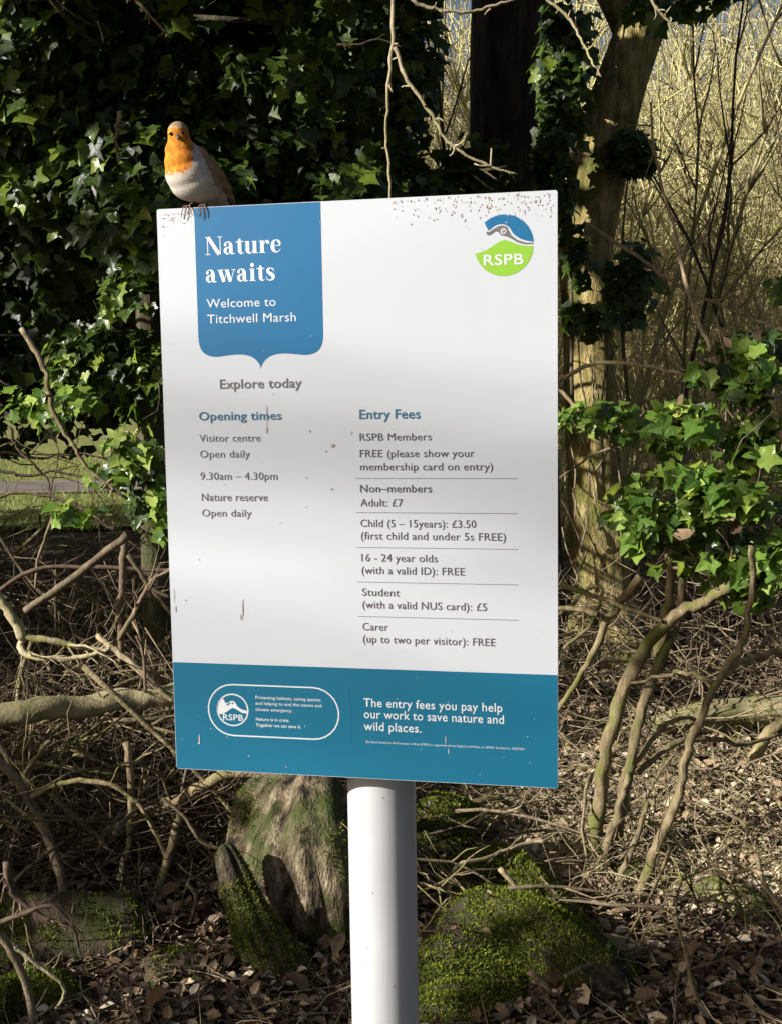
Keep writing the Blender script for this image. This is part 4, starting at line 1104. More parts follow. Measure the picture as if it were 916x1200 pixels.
for pts, lab in (([(655, 445, 4.4), (700, 425, 4.3), (760, 430, 4.2), (820, 445, 4.1), (880, 458, 4.0), (930, 470, 4.0)], 'long thin arching branch from the sign edge into the ivy bush'),
            ([(690, 262, 4.6), (745, 300, 4.5), (800, 338, 4.4), (860, 365, 4.3), (930, 392, 4.2)], 'thin grey branch sloping down right across the shaded thicket'),
            ([(840, 400, 3.9), (870, 470, 3.85), (880, 540, 3.8), (900, 600, 3.7)], 'dark upright branch rising through the right edge of the ivy bush'),
            ([(845, 440, 3.8), (820, 380, 3.9), (800, 320, 4.0), (790, 270, 4.1), (770, 200, 4.2), (762, 120, 4.3)], 'thin wandering upright branch in front of the thicket'),
            ([(935, 430, 3.7), (900, 450, 3.7), (885, 480, 3.7), (860, 495, 3.75)], 'thick pale twig end entering from the right edge above the ivy')):
    mb = MB(); P_ = smooth_path([at(*p) for p in pts], 6, .004); mb.tube(P_, [.009, .004], 6, .2)
    for k in range(6):
        i = random.randrange(3, len(P_) - 1); mb.tube(grow(P_[i], rvec() + Vector((0, 0, .3)), random.uniform(.06, .25), 5, .2), [.003, .001], 4)
    tag(mb.build('branch', M['stick']), lab, 'branch')

# ------------------------------------------------------------------ thicket of bare saplings
prot = []
for k in range(9):
    mb = MB()
    nst = random.choice((1, 1, 2, 2, 3))
    for s_ in range(nst):
        d_ = Vector((random.gauss(0, .16), random.gauss(0, .16), 1))
        h = random.uniform(3.6, 5.6)
        pts = grow((random.gauss(0, .06), random.gauss(0, .06), -.1), d_, h, 12, .06, .03)
        r0 = random.uniform(.014, .03); tn = random.random()
        mb.tube(pts, [r0, .004], 6, tint=tn)
        for j in range(int(h * 5)):
            i = random.randint(2, 12)
            dd = (pts[i] - pts[i - 1]).normalized() * .6 + Vector((random.gauss(0, .7), random.gauss(0, .7), .45))
            branchy(mb, pts[i], dd, random.uniform(.35, 1.2), r0 * .42, 1, 4, .10, .07, 3, .5, 5, tn)
    prot.append(mb.mesh('sapling')); prot[-1].materials.append(M['thicket'])
spots = []
for k in range(130):
    Y = random.uniform(8.5, 18); x = random.uniform(.8, 7.0) * Y / 14 + .2
    if k % 5 == 0: x = random.uniform(-.6, .9) * Y / 12; Y = random.uniform(10, 18)
    spots.append((x, Y))
for x, Y in spots:
    o = bpy.data.objects.new('bare_sapling', random.choice(prot)); o.location = (x, Y, float(gh(x, Y)))
    o.rotation_euler = (random.gauss(0, .06), random.gauss(0, .08), random.uniform(0, 6.28)); s = random.uniform(.75, 1.12); o.scale = (s, s, s)
    link(o); qx = float(pix(np.array([[x, Y, 2.0]]))[0][0]); tag(o, ('near ' if Y < 11 else 'distant ' if Y > 15 else '') + ('stout' if s > .95 else 'slender') + ' bare yellow green sapling in the thicket ' + ('behind the sign' if qx < 650 else 'just behind the leaning tree' if qx < 770 else 'toward the right edge'), 'sapling', 'bare saplings of the thicket')
STEMS = [(778, 8.3, 'just right of the leaning trunk'), (818, 7.4, 'left of the middle of the sunny thicket'), (848, 8.6, 'near the middle of the sunny thicket'), (884, 7.2, 'second from the right edge'), (908, 8.4, 'nearest the right edge'), (525, 8.0, 'left of the dark trunk above the sign')]
for k, (px_, Y, lab) in enumerate(STEMS):
    b_ = at(px_, 600, Y); b_.z = float(gh(b_.x, b_.y)) - .05
    t = thing('slender_stem', b_, 'slender bare stem ' + lab, 'sapling', 'slender stems before the thicket')
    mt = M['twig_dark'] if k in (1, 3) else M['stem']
    mb = MB(); tn = random.random()
    pts = grow(b_, (random.gauss(0, .08), random.gauss(0, .05), 1), random.uniform(4.2, 5.4), 14, .07, .02)
    mb.tube(pts, [random.uniform(.012, .02), .005], 7, .15, tint=tn); mb.build('trunk', mt, t)
    for j in range(7):
        i = random.randint(3, 13); mb = MB()
        branchy(mb, pts[i], (pts[i] - pts[i - 1]).normalized() * .8 + Vector((random.gauss(0, .7), random.gauss(0, .4), .4)), random.uniform(.4, 1.1), .007, 1, 4, .12, .05, 4, .6, 5, tn)
        mb.build('branch', mt, t)
def twig_mass(n, posf, lenr, rad_, mat, name, label, cat, seg=4, up=.5, wob=.3, flat_=1.0, sides=3):
    """many thin bent twigs as one mass"""
    P = posf(n); d = rng.normal(0, 1, (n, 3)); d[:, 2] = d[:, 2] * flat_ + up; d /= np.linalg.norm(d, axis=1, keepdims=True)
    L = rng.uniform(*lenr, n); r = rng.uniform(rad_[0], rad_[1], n)
    tn = rng.random(n); V = np.zeros((n, seg + 1, sides, 3)); luv = np.zeros((n, seg + 1, sides, 3)); cur = P.copy()
    for i in range(seg + 1):
        a = np.cross(d, [0.3, .2, 1.0]); a /= np.linalg.norm(a, axis=1, keepdims=True); b = np.cross(d, a)
        rr = r * (1 - .75 * i / seg)
        for k in range(sides):
            th = 2 * math.pi * k / sides
            V[:, i, k] = cur + (a * math.cos(th) + b * math.sin(th)) * rr[:, None]
        luv[:, i, :, 1] = i; luv[:, i, :, 2] = tn[:, None]
        d = d + rng.normal(0, wob, (n, 3)); d /= np.linalg.norm(d, axis=1, keepdims=True)
        cur = cur + d * (L / seg)[:, None]
    base_ = (np.arange(n) * (seg + 1) * sides)[:, None, None, None]
    i = np.arange(seg)[None, :, None, None] * sides; k = np.arange(sides)[None, None, :, None]
    F = np.concatenate([base_ + i + k, base_ + i + (k + 1) % sides, base_ + i + sides + (k + 1) % sides, base_ + i + sides + k], -1).reshape(-1, 4)
    o = np_obj(name, V.reshape(-1, 3), F, M[mat], None, luv.reshape(-1, 3)); o['kind'] = 'stuff'
    return tag(o, label, cat)
def vol(x0, x1, y0, y1, z0, z1):
    def f(n):
        P = rng.random((n, 3)); P[:, 1] = y0 + (y1 - y0) * P[:, 1]; k = P[:, 1] / y1
        P[:, 0] = (x0 + (x1 - x0) * P[:, 0]) * k; P[:, 2] = z0 + (z1 - z0) * P[:, 2] ** 1.3
        return P
    return f
twig_mass(9500, vol(-.4, 8.0, 8.5, 19, .0, 5.2), (.4, 1.3), (.003, .008), 'thicket', 'thicket_twigs', 'dense fine twigs filling the bare thicket', 'twigs', 4, 1.1, .11)
twig_mass(13000, vol(-6, 16, 20, 32, .0, 7.2), (.8, 2.4), (.008, .022), 'thicket', 'far_wood', 'pale bare far wood beyond the thicket', 'wood', 4, 1.2, .12)

# ------------------------------------------------------------------ hanging twigs over the sign
for pts, r, lab in (
    ([(461, -30, 3.0), (460, 40, 3.0), (455, 100, 3.0), (453, 160, 3.02), (457, 225, 3.02), (459, 300, 3.05)], .0055, 'long pale twig hanging straight down behind the sign top, left of the dark trunk'),
    ([(462, 55, 2.95), (478, 95, 2.95), (503, 130, 2.95), (520, 160, 2.95), (545, 182, 2.95), (575, 195, 2.95), (606, 204, 2.95)], .0055, 'pale budded twig drooping diagonally across the dark trunk above the sign'),
    ([(470, -8, 2.8), (500, 8, 2.8), (540, 14, 2.8), (575, 8, 2.8), (608, -4, 2.8)], .005, 'pale twig sagging along the top edge of the picture'),
    ([(625, -12, 3.1), (660, 15, 3.1), (680, 45, 3.1), (692, 70, 3.1), (704, 90, 3.1)], .0045, 'short pale twig hanging over the leaning trunk'),
    ([(756, -15, 3.2), (770, 12, 3.2), (795, 35, 3.2), (820, 52, 3.2), (842, 64, 3.2)], .0045, 'short pale twig at the top right in front of the thicket'),
    ([(395, 52, 3.3), (420, 52, 3.3), (442, 46, 3.3), (470, 55, 3.3)], .003, 'small forked twig crossing left from the long hanging twig'),
    ([(140, 130, 4.2), (136, 165, 4.2), (139, 190, 4.2)], .008, 'short brown stem end hanging among the dark ivy at top left'),
    ([(150, -10, 4.0), (172, 14, 4.0), (190, 32, 4.0), (200, 44, 4.0)], .007, 'brown stem slanting down from the top left edge'),
    ([(25, 385, 4.1), (52, 430, 4.1), (62, 480, 4.1), (85, 520, 4.1), (105, 550, 4.1), (150, 585, 4.1)], .010, 'brown ivy stem curving down in front of the sunny lawn'),
    ):
    mb = MB(); P_ = smooth_path([at(*p) for p in pts], 6, r * .45); mb.tube(P_, [r, r * .5], 6, .35)
    for k in range(max(3, int(len(P_) / 4))):
        i = random.randrange(2, len(P_) - 1); dd = rvec() + Vector((.1, 0, .1)); mb.tube(grow(P_[i], dd, random.uniform(.012, .05), 3, .3), [r * .6, r * .3], 5)
    tag(mb.build('hanging_twig', M['stick_pale' if pts[0][2] < 3.5 else 'stem']), lab, 'twig')
ivy_plant('ivy spray with a few sunlit leaves on the curved stem left of the sign', [(50, 478, 4.5, (.26, .12, .09), 70, 21), (160, 500, 4.2, (.10, .1, .14), 75, 22), (190, 590, 4.2, (.04, .1, .14), 30, 23), (80, 600, 4.3, (.14, .12, .04), 26, 24), (125, 555, 4.3, (.12, .12, .07), 24, 25)], 290, 'ivy_pale', 'ivy', .03, .075)

for pts, lab in (([(-20, 545, 5.0), (30, 558, 5.0), (70, 552, 5.0), (120, 570, 5.0), (170, 585, 5.0)], 'dark thin branch lying level in front of the far path'),
    ([(-20, 590, 4.8), (20, 578, 4.8), (70, 584, 4.8), (110, 604, 4.8), (135, 622, 4.8)], 'dark arching branch below the far path at left'),
    ([(10, 500, 5.0), (25, 530, 5.0), (55, 560, 5.0), (60, 600, 5.0)], 'dark thin upright branch crossing the sunny lawn'),
    ([(-10, 528, 5.2), (40, 536, 5.2), (90, 532, 5.2), (150, 540, 5.2)], 'dark level twig high across the sunny lawn')):
    mb = MB(); P_ = smooth_path([at(*p) for p in pts], 6, .006); mb.tube(P_, [.008, .004], 6, .2)
    for k in range(9):
        i = random.randrange(2, len(P_) - 1); mb.tube(grow(P_[i], rvec() + Vector((.3, 0, .1)), random.uniform(.1, .35), 5, .25), [.003, .001], 4)
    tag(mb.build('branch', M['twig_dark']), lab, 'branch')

# ------------------------------------------------------------------ brush pile at lower left
def stick(pts, r, lab, mat='stick', kids=6, n=8, lump=.35, name='fallen_branch', cat='branch', kl=.25):
    mb = MB(); P_ = smooth_path([at(*p) for p in pts], 5, r[0] * .25); mb.tube(P_, list(r), n, lump)
    for k in range(kids * 2 if kids > 1 else kids):
        i = random.randrange(2, len(P_) - 1); dd = (P_[i] - P_[i - 1]).normalized() + rvec(.6)
        rk = random.uniform(.15, .42)
        branchy(mb, P_[i], dd, random.uniform(.25, 1) * kl, r[0] * rk, 1, 5, .16, 0, 2, .5, 5)
    return tag(mb.build(name, M[mat]), lab, cat)
stick([(-60, 840, 3.75), (0, 836, 3.8), (60, 831, 3.85), (140, 822, 3.95), (205, 814, 4.0), (300, 800, 4.1)], (.042, .034), 'long pale barkless log lying level behind the lower left corner of the sign', 'log_pale', 0, 18, .12, 'log', 'log')
stick([(-20, 670, 3.9), (0, 700, 3.9), (14, 722, 3.9), (28, 748, 3.9)], (.016, .018), 'pale thick forked branch coming down from the left edge', 'stick_pale', 0)
stick([(28, 747, 3.9), (60, 750, 3.9), (90, 757, 3.9), (128, 762, 3.9)], (.014, .007), 'upper prong of the pale forked branch at left', 'stick_pale', 3)
stick([(28, 747, 3.9), (24, 760, 3.88), (34, 768, 3.86), (60, 772, 3.85), (95, 770, 3.85), (130, 760, 3.85)], (.012, .007), 'looping lower prong of the pale forked branch at left', 'stick_pale', 3)
stick([(30, 716, 4.2), (70, 690, 4.2), (110, 658, 4.2), (150, 627, 4.2)], (.013, .015), 'straight grey pole leaning up to the right above the pale forked branch', 'stick', 1)
stick([(146, 632, 4.3), (144, 690, 4.3), (142, 740, 4.3), (141, 775, 4.3)], (.015, .011), 'upright cut grey stick standing left of the sign', 'stick', 2)
stick([(115, 745, 3.9), (135, 762, 3.85), (165, 785, 3.8), (185, 805, 3.8), (206, 822, 3.8)], (.010, .012), 'grey branch slanting down right over the end of the pale log', 'stick', 2)
stick([(140, 750, 4.2), (160, 715, 4.2), (178, 682, 4.2), (205, 665, 4.2)], (.010, .007), 'forked stick rising to the sign from the upright stick', 'stick', 3)
stick([(150, 650, 4.2), (172, 682, 4.2), (178, 690, 4.2), (200, 700, 4.2)], (.008, .007), 'thin stick crossing the forked one by the sign', 'stick', 2)
stick([(160, 745, 3.7), (168, 765, 3.7), (170, 795, 3.7), (171, 812, 3.7)], (.0045, .006), 'short reddish stick standing on the pale log', 'red_stick', 1)
stick([(-10, 880, 3.5), (20, 915, 3.5), (45, 955, 3.5), (65, 1005, 3.45), (76, 1052, 3.4)], (.013, .015), 'pale grey branch curving down to the mossy log at bottom left', 'stick', 1)
stick([(35, 935, 3.5), (65, 920, 3.5), (100, 915, 3.5), (135, 922, 3.5), (165, 945, 3.5), (182, 975, 3.5), (195, 1005, 3.5)], (.009, .006), 'olive branch arching over the dark hollow at lower left', 'stem', 2)
stick([(60, 1022, 3.7), (110, 985, 3.7), (160, 962, 3.7), (205, 940, 3.65), (250, 914, 3.6), (290, 905, 3.6), (350, 912, 3.6)], (.024, .016), 'long thick branch rising right to the bottom edge of the sign', 'stem', 1)
stick([(148, 870, 3.55), (154, 920, 3.55), (152, 980, 3.55), (140, 1032, 3.5)], (.012, .010), 'upright mossy stick in the dark brush at lower left', 'stem', 1)
stick([(212, 955, 3.5), (203, 985, 3.5), (190, 1030, 3.5), (172, 1085, 3.45)], (.012, .016), 'leaning pale stick propped on the leaf litter left of the stump', 'stem', 1)
stick([(60, 930, 3.6), (90, 960, 3.6), (120, 985, 3.6), (140, 1015, 3.6), (165, 1035, 3.6)], (.009, .006), 'thin olive branch falling right across the dark hollow', 'stem', 1)
stick([(190, 935, 3.3), (215, 955, 3.3), (235, 985, 3.3), (258, 995, 3.3)], (.005, .005), 'thin curved twig reaching the mossy top of the stump', 'stick', 1)
stick([(220, 1035, 3.3), (230, 1050, 3.3), (225, 1075, 3.3), (218, 1085, 3.28)], (.007, .005), 'small hooked twig standing in the leaf litter', 'stick', 0)
stick([(-10, 1085, 2.75), (10, 1110, 2.75), (30, 1150, 2.75), (42, 1215, 2.75)], (.008, .010), 'grey stick leaning across the bottom left corner', 'stick', 0)
stick([(0, 1095, 2.8), (25, 1115, 2.8), (50, 1135, 2.8), (70, 1150, 2.8), (76, 1165, 2.8), (66, 1182, 2.8)], (.006, .004), 'bright sunlit twig with a forked tip at bottom left', 'stick_pale', 2, kl=.08)
stick([(8, 1010, 3.0), (15, 1045, 3.0), (40, 1068, 3.0), (62, 1080, 3.0), (85, 1085, 3.0)], (.010, .006), 'reddish root like twig resting on the mossy log', 'red_stick', 5, kl=.2)
stick([(-10, 1085, 2.95), (30, 1070, 2.95), (60, 1062, 2.95), (85, 1085, 2.95), (92, 1110, 2.95)], (.007, .004), 'curled brown twig over the front of the mossy log', 'red_stick', 3, kl=.15)
stick([(-10, 860, 3.7), (10, 890, 3.7), (20, 920, 3.7), (45, 885, 3.7), (60, 868, 3.7)], (.014, .006), 'mossy crooked branch below the pale log at the left edge', 'stem', 2)
stick([(-20, 705, 4.4), (40, 668, 4.4), (110, 665, 4.4), (215, 670, 4.4)], (.009, .008), 'reddish brown branch lying level across the left brush', 'red_stick', 3)
stick([(-5, 620, 4.5), (20, 660, 4.5), (45, 690, 4.5), (70, 712, 4.5)], (.008, .006), 'thin branch curving down from the left edge below the lawn', 'stick', 3)
stick([(62, 605, 4.4), (50, 640, 4.4), (44, 660, 4.4), (42, 690, 4.4)], (.005, .005), 'thin upright curved twig left of the grey pole', 'stick', 1)
# loose sticks that nothing tells apart
variants = []
for k in range(14):
    mb = MB(); P_ = grow((0, 0, 0), (1, 0, random.uniform(-.1, .2)), 1.0, 9, random.uniform(.04, .14)); mid = sum(P_, Vector()) / len(P_); P_ = [p - mid for p in P_]
    mb.tube(P_, [.008, .0025], 6, .2)
    for j in range(random.randint(3, 8)):
        i = random.randint(2, 8); mb.tube(grow(P_[i], (P_[i] - P_[i - 1]).normalized() + rvec(.55), random.uniform(.12, .45), 5, .2), [.0045, .0015], 5)
    for mt in ('stick', 'stem'):
        me = mb.mesh('loose_stick'); me.materials.append(M[mt]); variants.append(me)
def loose(n, posf, lab, group, slo, shi, tilt=.5):
    for k in range(n):
        p = posf()
        vi = random.randrange(len(variants)); o = bpy.data.objects.new('loose_stick', variants[vi]); o.location = p
        o.rotation_euler = (random.uniform(0, 6.28), random.gauss(0, tilt), random.uniform(0, 6.28)); s = random.uniform(slo, shi); o.scale = (s, s, s)
        link(o); qx, qy = (float(q[0]) for q in pix(np.array([list(p)])))
        where = (('at the left edge of' if qx < 70 else 'in the middle of' if qx < 200 else 'behind the sign in') if 'left' in group else ('beside the post on' if qx < 660 else 'under the ivy bush on' if qx < 800 else 'toward the right edge on'))
        tag(o, ('long ' if s > (slo + shi) / 2 else 'short ') + ('mossy' if vi % 2 else 'grey brown') + ' bare stick ' + ('high up ' if qy < 780 else 'low down ' if qy > 900 else 'halfway up ') + where + lab, 'stick', group)
def in_pile():
    Y = random.uniform(3.6, 6.2); px = random.uniform(-60, 330)
    p = at(px, 600, Y); top = .25 + .28 * (Y - 3.6) * .8
    return Vector((p.x, Y, float(gh(p.x, Y)) + random.random() ** 1.1 * top))
loose(190, in_pile, ' the brush pile', 'loose sticks of the left brush pile', .5, 1.4)
def pile_vol(n):
    Y = rng.uniform(3.5, 6.6, n); px = rng.uniform(-120, 420, n)
    x = (px - 458) / FPX * Y; top = .22 + .25 * (Y - 3.5) * .8
    return np.stack([x, Y, gh(x, Y) + rng.random(n) ** 1.2 * top], 1)
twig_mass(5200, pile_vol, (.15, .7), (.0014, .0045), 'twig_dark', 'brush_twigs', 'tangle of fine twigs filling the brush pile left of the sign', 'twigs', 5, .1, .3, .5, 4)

# ------------------------------------------------------------------ stumps, logs and mossy mounds
def lumpy(path, rr, n=36, lump=.25, ridge=.12, sub=8):
    mb = MB(); trunk_tube(mb, path, rr, n, lump, ridge, sub); return mb
c0 = at(352, 1150, 3.25); c0.z = float(gh(c0.x, c0.y)) - .05
stump = thing('old_stump', c0, 'weathered broken stump with dappled sun and a mossy flank, just left of the post', 'stump')
mb = lumpy([at(400, 1330, 3.3), at(392, 1210, 3.32), at(384, 1110, 3.35), at(376, 1040, 3.37), at(368, 990, 3.4), at(366, 955, 3.44), at(372, 935, 3.5), at(380, 922, 3.56)], [.30, .22, .205, .21, .205, .175, .13, .04], 72, .55, .32, 10)
mb.build('trunk', M['stump'], stump)
moss_tufts('moss', stump, mb, 26000, .009, -.3, 6.0, .10, seed=3)
mb = lumpy([at(420, 1330, 2.95), at(375, 1235, 2.98), at(338, 1170, 3.02), at(308, 1110, 3.06), at(288, 1060, 3.1), at(274, 1020, 3.13), at(266, 998, 3.15), at(262, 990, 3.16)], [.13, .10, .085, .07, .05, .042, .03, .012], 36, .55, .4, 8)
mb.build('buttress', M['rotten'], stump); moss_tufts('moss', stump, mb, 60000, .008, -.8, 7.0, -.14, seed=4)

def mossy_log(label, path, rr, dens=30000, lev=-.2, mat='rotten', cat='log', size=.0085, updir=-.1, seed=7, name='mossy_log', lump=.35, ridge=.3, n=48):
    b = Vector(path[0]); t = thing(name, b, label, cat)
    mb = lumpy(path, rr, n, lump, ridge, 7); mb.build('wood', M[mat], t)
    moss_tufts('moss', t, mb, dens * 2.3, size, updir, 7.0, lev + .06, seed=seed)
    moss_tufts('moss', t, mb, dens * .8, size * 1.3, updir - .3, 11.0, lev - .1, seed=seed + 50)
    V_ = np.array([tuple(p) for p in mb.v]); nv = len(V_); r_ = np.random.default_rng(seed); k_ = r_.choice(nv, 26); cz = V_[:, 2].mean()
    k_ = k_[V_[k_, 2] > cz]
    if len(k_) > 2: scatter_obj('fallen_leaves', V_[k_] + r_.normal(0, .01, (len(k_), 3)) + np.array([0, 0, .008]), r_.normal(0, .4, (len(k_), 3)) + np.array([0, -.2, 1]), r_.normal(0, 1, (len(k_), 3)), r_.uniform(.015, .04, len(k_)), OVAL, M['dead'], t)
    return t
mossy_log('sawn rotten log with a bright moss patch lying at the bottom left', [at(-60, 1100, 3.2), at(0, 1098, 3.2), at(60, 1096, 3.2), at(120, 1094, 3.22), at(152, 1092, 3.24), at(158, 1091, 3.25)], [.115, .115, .11, .105, .10, .03], 16000, .08, seed=8)
mossy_log('low moss cushion under the rotten log at bottom left', [at(-20, 1190, 2.95), at(40, 1175, 2.95), at(85, 1185, 2.95), at(110, 1200, 2.95)], [.06, .085, .06, .02], 30000, -.25, seed=9, cat='moss', name='moss_cushion')
mossy_log('mossy root at the very bottom left corner', [at(-30, 1230, 2.8), at(0, 1180, 2.85), at(10, 1150, 2.9)], [.06, .05, .02], 26000, -.25, seed=10, cat='root', name='mossy_root')
mossy_log('dark rotten branch between the leaf litter and the stump', [at(170, 1150, 3.0), at(215, 1140, 3.05), at(250, 1165, 3.0), at(270, 1190, 2.95)], [.05, .06, .045, .02], 18000, .05, seed=11, cat='root', name='mossy_root')
mossy_log('large mossy log running down to the right from behind the post', [at(555, 1030, 3.75), at(580, 1035, 3.65), at(604, 1052, 3.5), at(640, 1090, 3.3), at(680, 1138, 3.1), at(722, 1188, 2.95), at(780, 1250, 2.8)], [.03, .10, .115, .10, .11, .10, .09], 28000, -.22, seed=12, lump=.4)
mossy_log('mossy knot on the upper left of the large mossy log', [at(520, 1045, 3.5), at(545, 1030, 3.5), at(575, 1035, 3.5), at(600, 1060, 3.45)], [.04, .09, .10, .06], 30000, -.22, seed=13, cat='root', name='mossy_root', lump=.4)
mossy_log('rounded moss covered mound right beside the post at the bottom', [at(470, 1190, 2.9), at(530, 1180, 2.9), at(590, 1190, 2.9), at(640, 1225, 2.85)], [.10, .15, .14, .08], 30000, -.3, seed=14, cat='mound', name='mossy_mound', lump=.4)
mossy_log('flat mossy ledge joining the mossy log and the mound', [at(500, 1120, 3.1), at(560, 1105, 3.1), at(620, 1130, 3.0), at(690, 1180, 2.9), at(740, 1230, 2.8)], [.05, .12, .14, .14, .10], 26000, -.12, seed=22, cat='mound', name='mossy_mound', lump=.5, ridge=.25)
mossy_log('dark mossy lump behind the post right side, under the sign', [at(480, 985, 3.9), at(520, 965, 3.9), at(560, 960, 3.95)], [.05, .09, .04], 20000, -.1, seed=23, cat='mound', name='mossy_mound', lump=.5)
mossy_log('low mossy hump at the foot of the forked stems', [at(690, 1050, 3.7), at(725, 1040, 3.65), at(760, 1060, 3.55), at(790, 1090, 3.45)], [.04, .08, .08, .04], 22000, -.05, seed=24, cat='mound', name='mossy_mound', lump=.5)
mossy_log('small mossy stump in shade right of the leaning sapling', [at(785, 1115, 3.5), at(795, 1095, 3.5), at(802, 1070, 3.5), at(806, 1050, 3.5)], [.12, .10, .085, .02], 26000, -.2, seed=15, cat='stump', name='mossy_stump', lump=.4)
mossy_log('sunlit pale mossy log end lying right of the sapling', [ground_at(675, 1050), ground_at(720, 1045), ground_at(770, 1044, .01), ground_at(815, 1047, .02), ground_at(850, 1056, .02), ground_at(880, 1068, .01), ground_at(895, 1085)], [.015, .022, .03, .04, .048, .04, .02], 12000, .02, 'log_pale', seed=16, lump=.3)
mossy_log('pale fallen log lying level under the thicket litter at the right edge', [at(760, 850, 5.0), at(830, 838, 5.0), at(900, 832, 5.0), at(960, 828, 5.0)], [.03, .06, .06, .06], 9000, .05, 'log_pale', seed=17)
for pts, r, mt, lab in (
    ([(640, 998, 3.85), (690, 1012, 3.82), (740, 1022, 3.8), (810, 1024, 3.8), (870, 1030, 3.78), (930, 1040, 3.75)], (.016, .024), 'stick_pale', 'long pale sunlit branch lying level across the ground at right'),
    ([(590, 940, 4.2), (620, 965, 4.1), (655, 990, 4.0), (690, 1008, 3.95)], (.022, .018), 'log_pale', 'thick pale branch slanting down right from under the sign'),
    ([(500, 960, 4.0), (540, 945, 4.0), (580, 935, 4.05), (600, 945, 4.1)], (.014, .010), 'stem', 'branch lying under the sign right of the post'),
    ([(525, 1045, 3.3), (535, 1015, 3.35), (570, 1005, 3.4), (610, 990, 3.5), (640, 985, 3.5)], (.007, .005), 'stick', 'thin curved root over the mossy knot'),
    ([(585, 1018, 3.2), (605, 1040, 3.2), (622, 1065, 3.2), (630, 1088, 3.2)], (.008, .006), 'stick', 'small grey twig lying down the face of the large mossy log'),
    ([(620, 1138, 2.85), (645, 1160, 2.85), (670, 1180, 2.85), (694, 1194, 2.8)], (.010, .013), 'stick', 'grey stick resting on the moss near the bottom right of the post'),
    ([(742, 1085, 3.3), (780, 1086, 3.3), (795, 1105, 3.3), (780, 1122, 3.3), (765, 1125, 3.3)], (.006, .008), 'stick', 'hooked grey root at the foot of the leaning sapling'),
    ([(770, 985, 4.4), (800, 985, 4.4), (840, 975, 4.4)], (.018, .014), 'red_stick', 'short brown branch in the sunlit litter at right'),
    ([(885, 1000, 3.0), (897, 1040, 3.0), (925, 1075, 3.0)], (.007, .006), 'stick', 'dark twig crossing the right edge above the shaded litter'),
    ([(860, 1055, 3.2), (885, 1090, 3.2), (930, 1115, 3.15)], (.009, .010), 'stem', 'bent mossy twig at the right edge over shaded litter'),
    ([(860, 1140, 3.0), (890, 1150, 3.0), (930, 1160, 3.0)], (.005, .006), 'red_stick', 'thin reddish twig on the dark litter at bottom right'),
    ([(895, 870, 4.4), (880, 890, 4.4), (910, 850, 4.4), (940, 840, 4.4)], (.022, .02), 'stem', 'crooked thick branch end at the right edge')):
    stick(pts, r, lab, mt, 2, 10, .25)
# low ground ivy / herb sprig on the mossy log
ivy_plant('small bright green herb sprig growing on the large mossy log', [(712, 1118, 2.95, (.05, .05, .03), 40, 31)], 0, 'ivy_pale', 'ivy_pale', .012, .024)

def in_right():
    px = random.uniform(500, 960); py = random.uniform(770, 1130); p = ground_at(px, py); return p + Vector((0, 0, random.uniform(.0, .14)))
loose(120, in_right, ' the leaf litter', 'loose sticks on the right woodland floor', .25, .8, .25)

# ------------------------------------------------------------------ leaf litter and fine twigs on the ground
def floor_pts(n, x0=-2.6, x1=4.2, y0=2.4, y1=9.5):
    Y = y0 + (y1 - y0) * rng.random(n) ** 1.25; x = rng.uniform(x0, x1, n) * (.45 + .55 * Y / y1)
    return np.stack([x, Y, gh(x, Y) + rng.uniform(.002, .03, n)], 1)
n = 70000
P = floor_pts(n)
o = scatter_obj('leaf_litter', P, np.c_[rng.normal(0, .55, (n, 2)), np.ones(n)], rng.normal(0, 1, (n, 3)), rng.uniform(.015, .046, n), OVAL, M['dead'])
tag(o, 'brown dead leaves covering the woodland floor', 'leaf litter')
n = 1300; P = floor_pts(n) + np.array([0, 0, .012])
o = scatter_obj('large_leaf_litter', P, np.c_[rng.normal(0, .6, (n, 2)), np.ones(n)], rng.normal(0, 1, (n, 3)), rng.uniform(.045, .08, n), OVAL, M['dead'])
tag(o, 'larger curled dead leaves lying on top of the litter', 'leaf litter')
twig_mass(9000, lambda n: floor_pts(n) + np.array([0, 0, .012]), (.04, .22), (.0008, .0028), 'stick', 'twig_litter', 'pale broken twigs scattered over the leaf litter', 'twigs', 4, 0.05, .3, .22, 4)
twig_mass(1500, lambda n: np.stack([rng.uniform(.4, 2.6, n), rng.uniform(4.8, 8.5, n), rng.uniform(.05, .45, n)], 1), (.2, .7), (.002, .005), 'stick', 'bramble_twigs', 'tangle of dry bramble stems on the floor behind the ivy bush', 'twigs', 6, .2, .3, .6, 4)

def streak_pts(n):  # strips of ground where pale twigs and leaves stand in for sunlight
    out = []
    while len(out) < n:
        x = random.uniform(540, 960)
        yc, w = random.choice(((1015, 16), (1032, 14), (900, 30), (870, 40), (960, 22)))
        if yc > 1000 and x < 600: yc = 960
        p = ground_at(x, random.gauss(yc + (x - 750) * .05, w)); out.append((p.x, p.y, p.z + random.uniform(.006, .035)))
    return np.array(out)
twig_mass(2600, streak_pts, (.05, .28), (.0011, .0040), 'stick_pale', 'sun_tinted_stalks', 'dry stalks and twigs coloured pale to brighten the sunlit streaks at right', 'twigs', 4, .02, .22, .15, 4)
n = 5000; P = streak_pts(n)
o = scatter_obj('sun_tinted_litter', P, np.c_[rng.normal(0, .5, (n, 2)) + np.array([-.4, -.3]), np.ones(n)], rng.normal(0, 1, (n, 3)), rng.uniform(.02, .05, n), OVAL, M['dry'])
tag(o, 'dry leaves coloured pale to brighten the sunlit streaks on the floor at right', 'leaf litter')

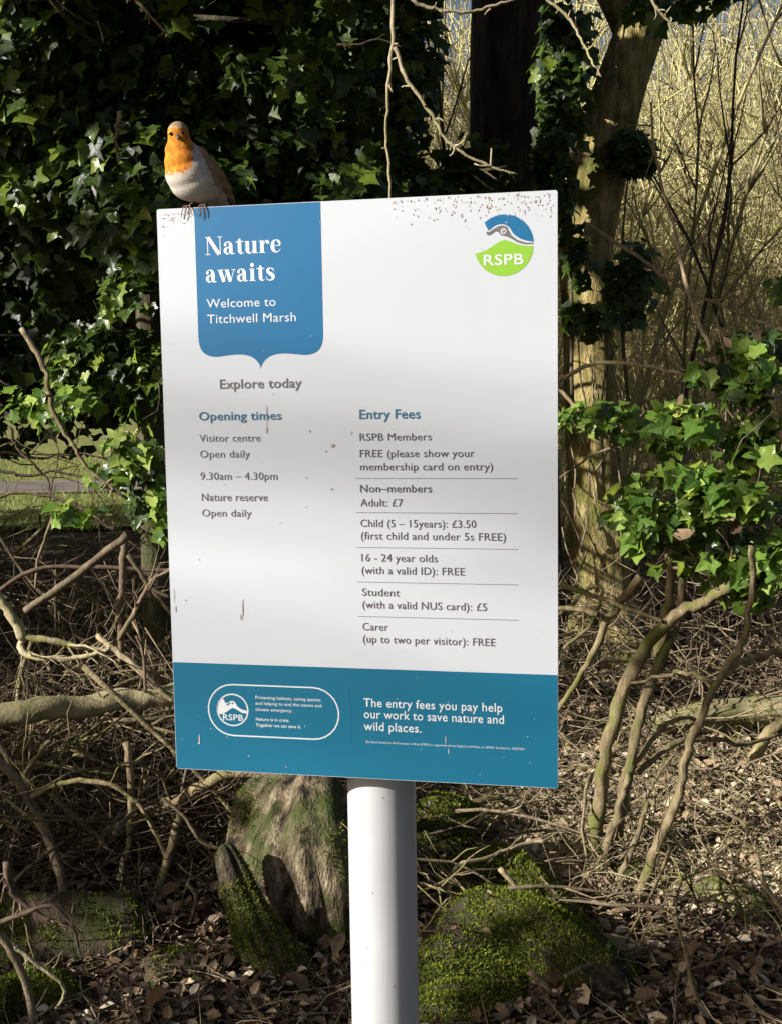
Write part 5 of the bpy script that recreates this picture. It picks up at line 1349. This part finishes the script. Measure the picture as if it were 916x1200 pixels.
# ------------------------------------------------------------------ unseen, toward the sun: leaf canopy added and pierced to shape the shade
n = 78000
u = rng.uniform(-15.5, -2.1, n); v = rng.uniform(-1.4, 7.4, n); s = rng.uniform(4.8, 8.6, n)
yy = np.linspace(7, 19, 8); edge = np.array([list(at(800, 262, y)) for y in yy]); eu, ev = edge @ U, edge @ Vv
top = np.maximum(4.5, np.interp(-u, -eu, ev)) + .7 * (vnoise(u * 1.7, u * 0, 3) - .5)
top = np.where(-u > -eu[-1], ev[-1], top)
keep = v < top
for a_, b_, r_ in zip(gu, gv, gr):
    q = (u - a_) ** 2 + (v - b_) ** 2 < ((r_ * 1.15 + .06) * (1 + .7 * (vnoise(u * 7, v * 7, 6) - .5))) ** 2
    keep &= ~(q & ((vnoise(u * 12, v * 12, 8) > .30) | (rng.random(n) < .96)))
hole = vnoise(u * 7.5, v * 7.5, 12) * .6 + vnoise(u * 17, v * 17, 13) * .4
keep &= hole < .60
P = u[:, None] * U + v[:, None] * Vv + s[:, None] * S
keep &= P[:, 2] > .1
P = P[keep]; n = len(P)
shade_base = Vector(-6.4 * U + 6.6 * np.array([S[0], S[1], 0]))
shade = thing('shade_canopy', shade_base, 'added leaf canopy outside the frame on the left, shaped to throw the shade', 'tree')
for ub in (-6.4, -9.2, -13):
    mb = MB(); b0 = Vector(ub * U + 6.9 * np.array([S[0], S[1], 0])); trunk_tube(mb, [b0, b0 + Vector((.1, 0, 2)), b0 + Vector((-.1, .1, 4.5)), b0 + Vector((0, 0, 6.5))], [.10, .08, .06, .03], 12)
    mb.build('trunk', M['bark_dark'], shade)
scatter_obj('foliage', P, np.tile(S, (n, 1)) + rng.normal(0, .5, (n, 3)), rng.normal(0, 1, (n, 3)), rng.uniform(.085, .14, n), SIMPLE, M['ivy_deep'], shade)
# bare tree far outside whose limb lays the soft band of shade across the sign
A_ = panel_pt(-.29, .12); B_ = panel_pt(.29, .0)
A_, B_ = B_, A_; dL = (B_ - A_); off = Vector(S) * 24
p1 = A_ - dL * 5 + off; p2 = B_ + dL * 2 + off
foot = Vector((p1.x, p1.y, -.1))
bt = thing('bare_tree', foot, 'bare tree far outside the frame whose limbs shade the sign softly', 'tree')
mb = MB(); trunk_tube(mb, [foot, Vector((foot.x, foot.y, p1.z * .5)), Vector((p1.x, p1.y, p1.z)), Vector((p1.x, p1.y, p1.z + 3))], [.3, .24, .18, .06], 14)
mb.build('trunk', M['bark_ivyclad'], bt)
for (za, zb, r_) in ((.15, .05, .024), (.05, -.03, .020), (-.27, -.20, .014), (-.22, -.40, .013), (.10, .30, .008)):
    b_ = panel_pt(-.29, za); a_ = panel_pt(.29, zb); d_ = b_ - a_
    mb = MB(); mb.tube(smooth_path([p1 + Vector((0, 0, za - .1)), a_ - d_ * 1.2 + off + Vector((0, 0, .05)), a_ + off, b_ + off, b_ + d_ * .6 + off - Vector((0, 0, .03))], 4), [r_ * 1.3, r_ * .8], 8, .15)
    mb.build('limb', M['bark_ivyclad'], bt)
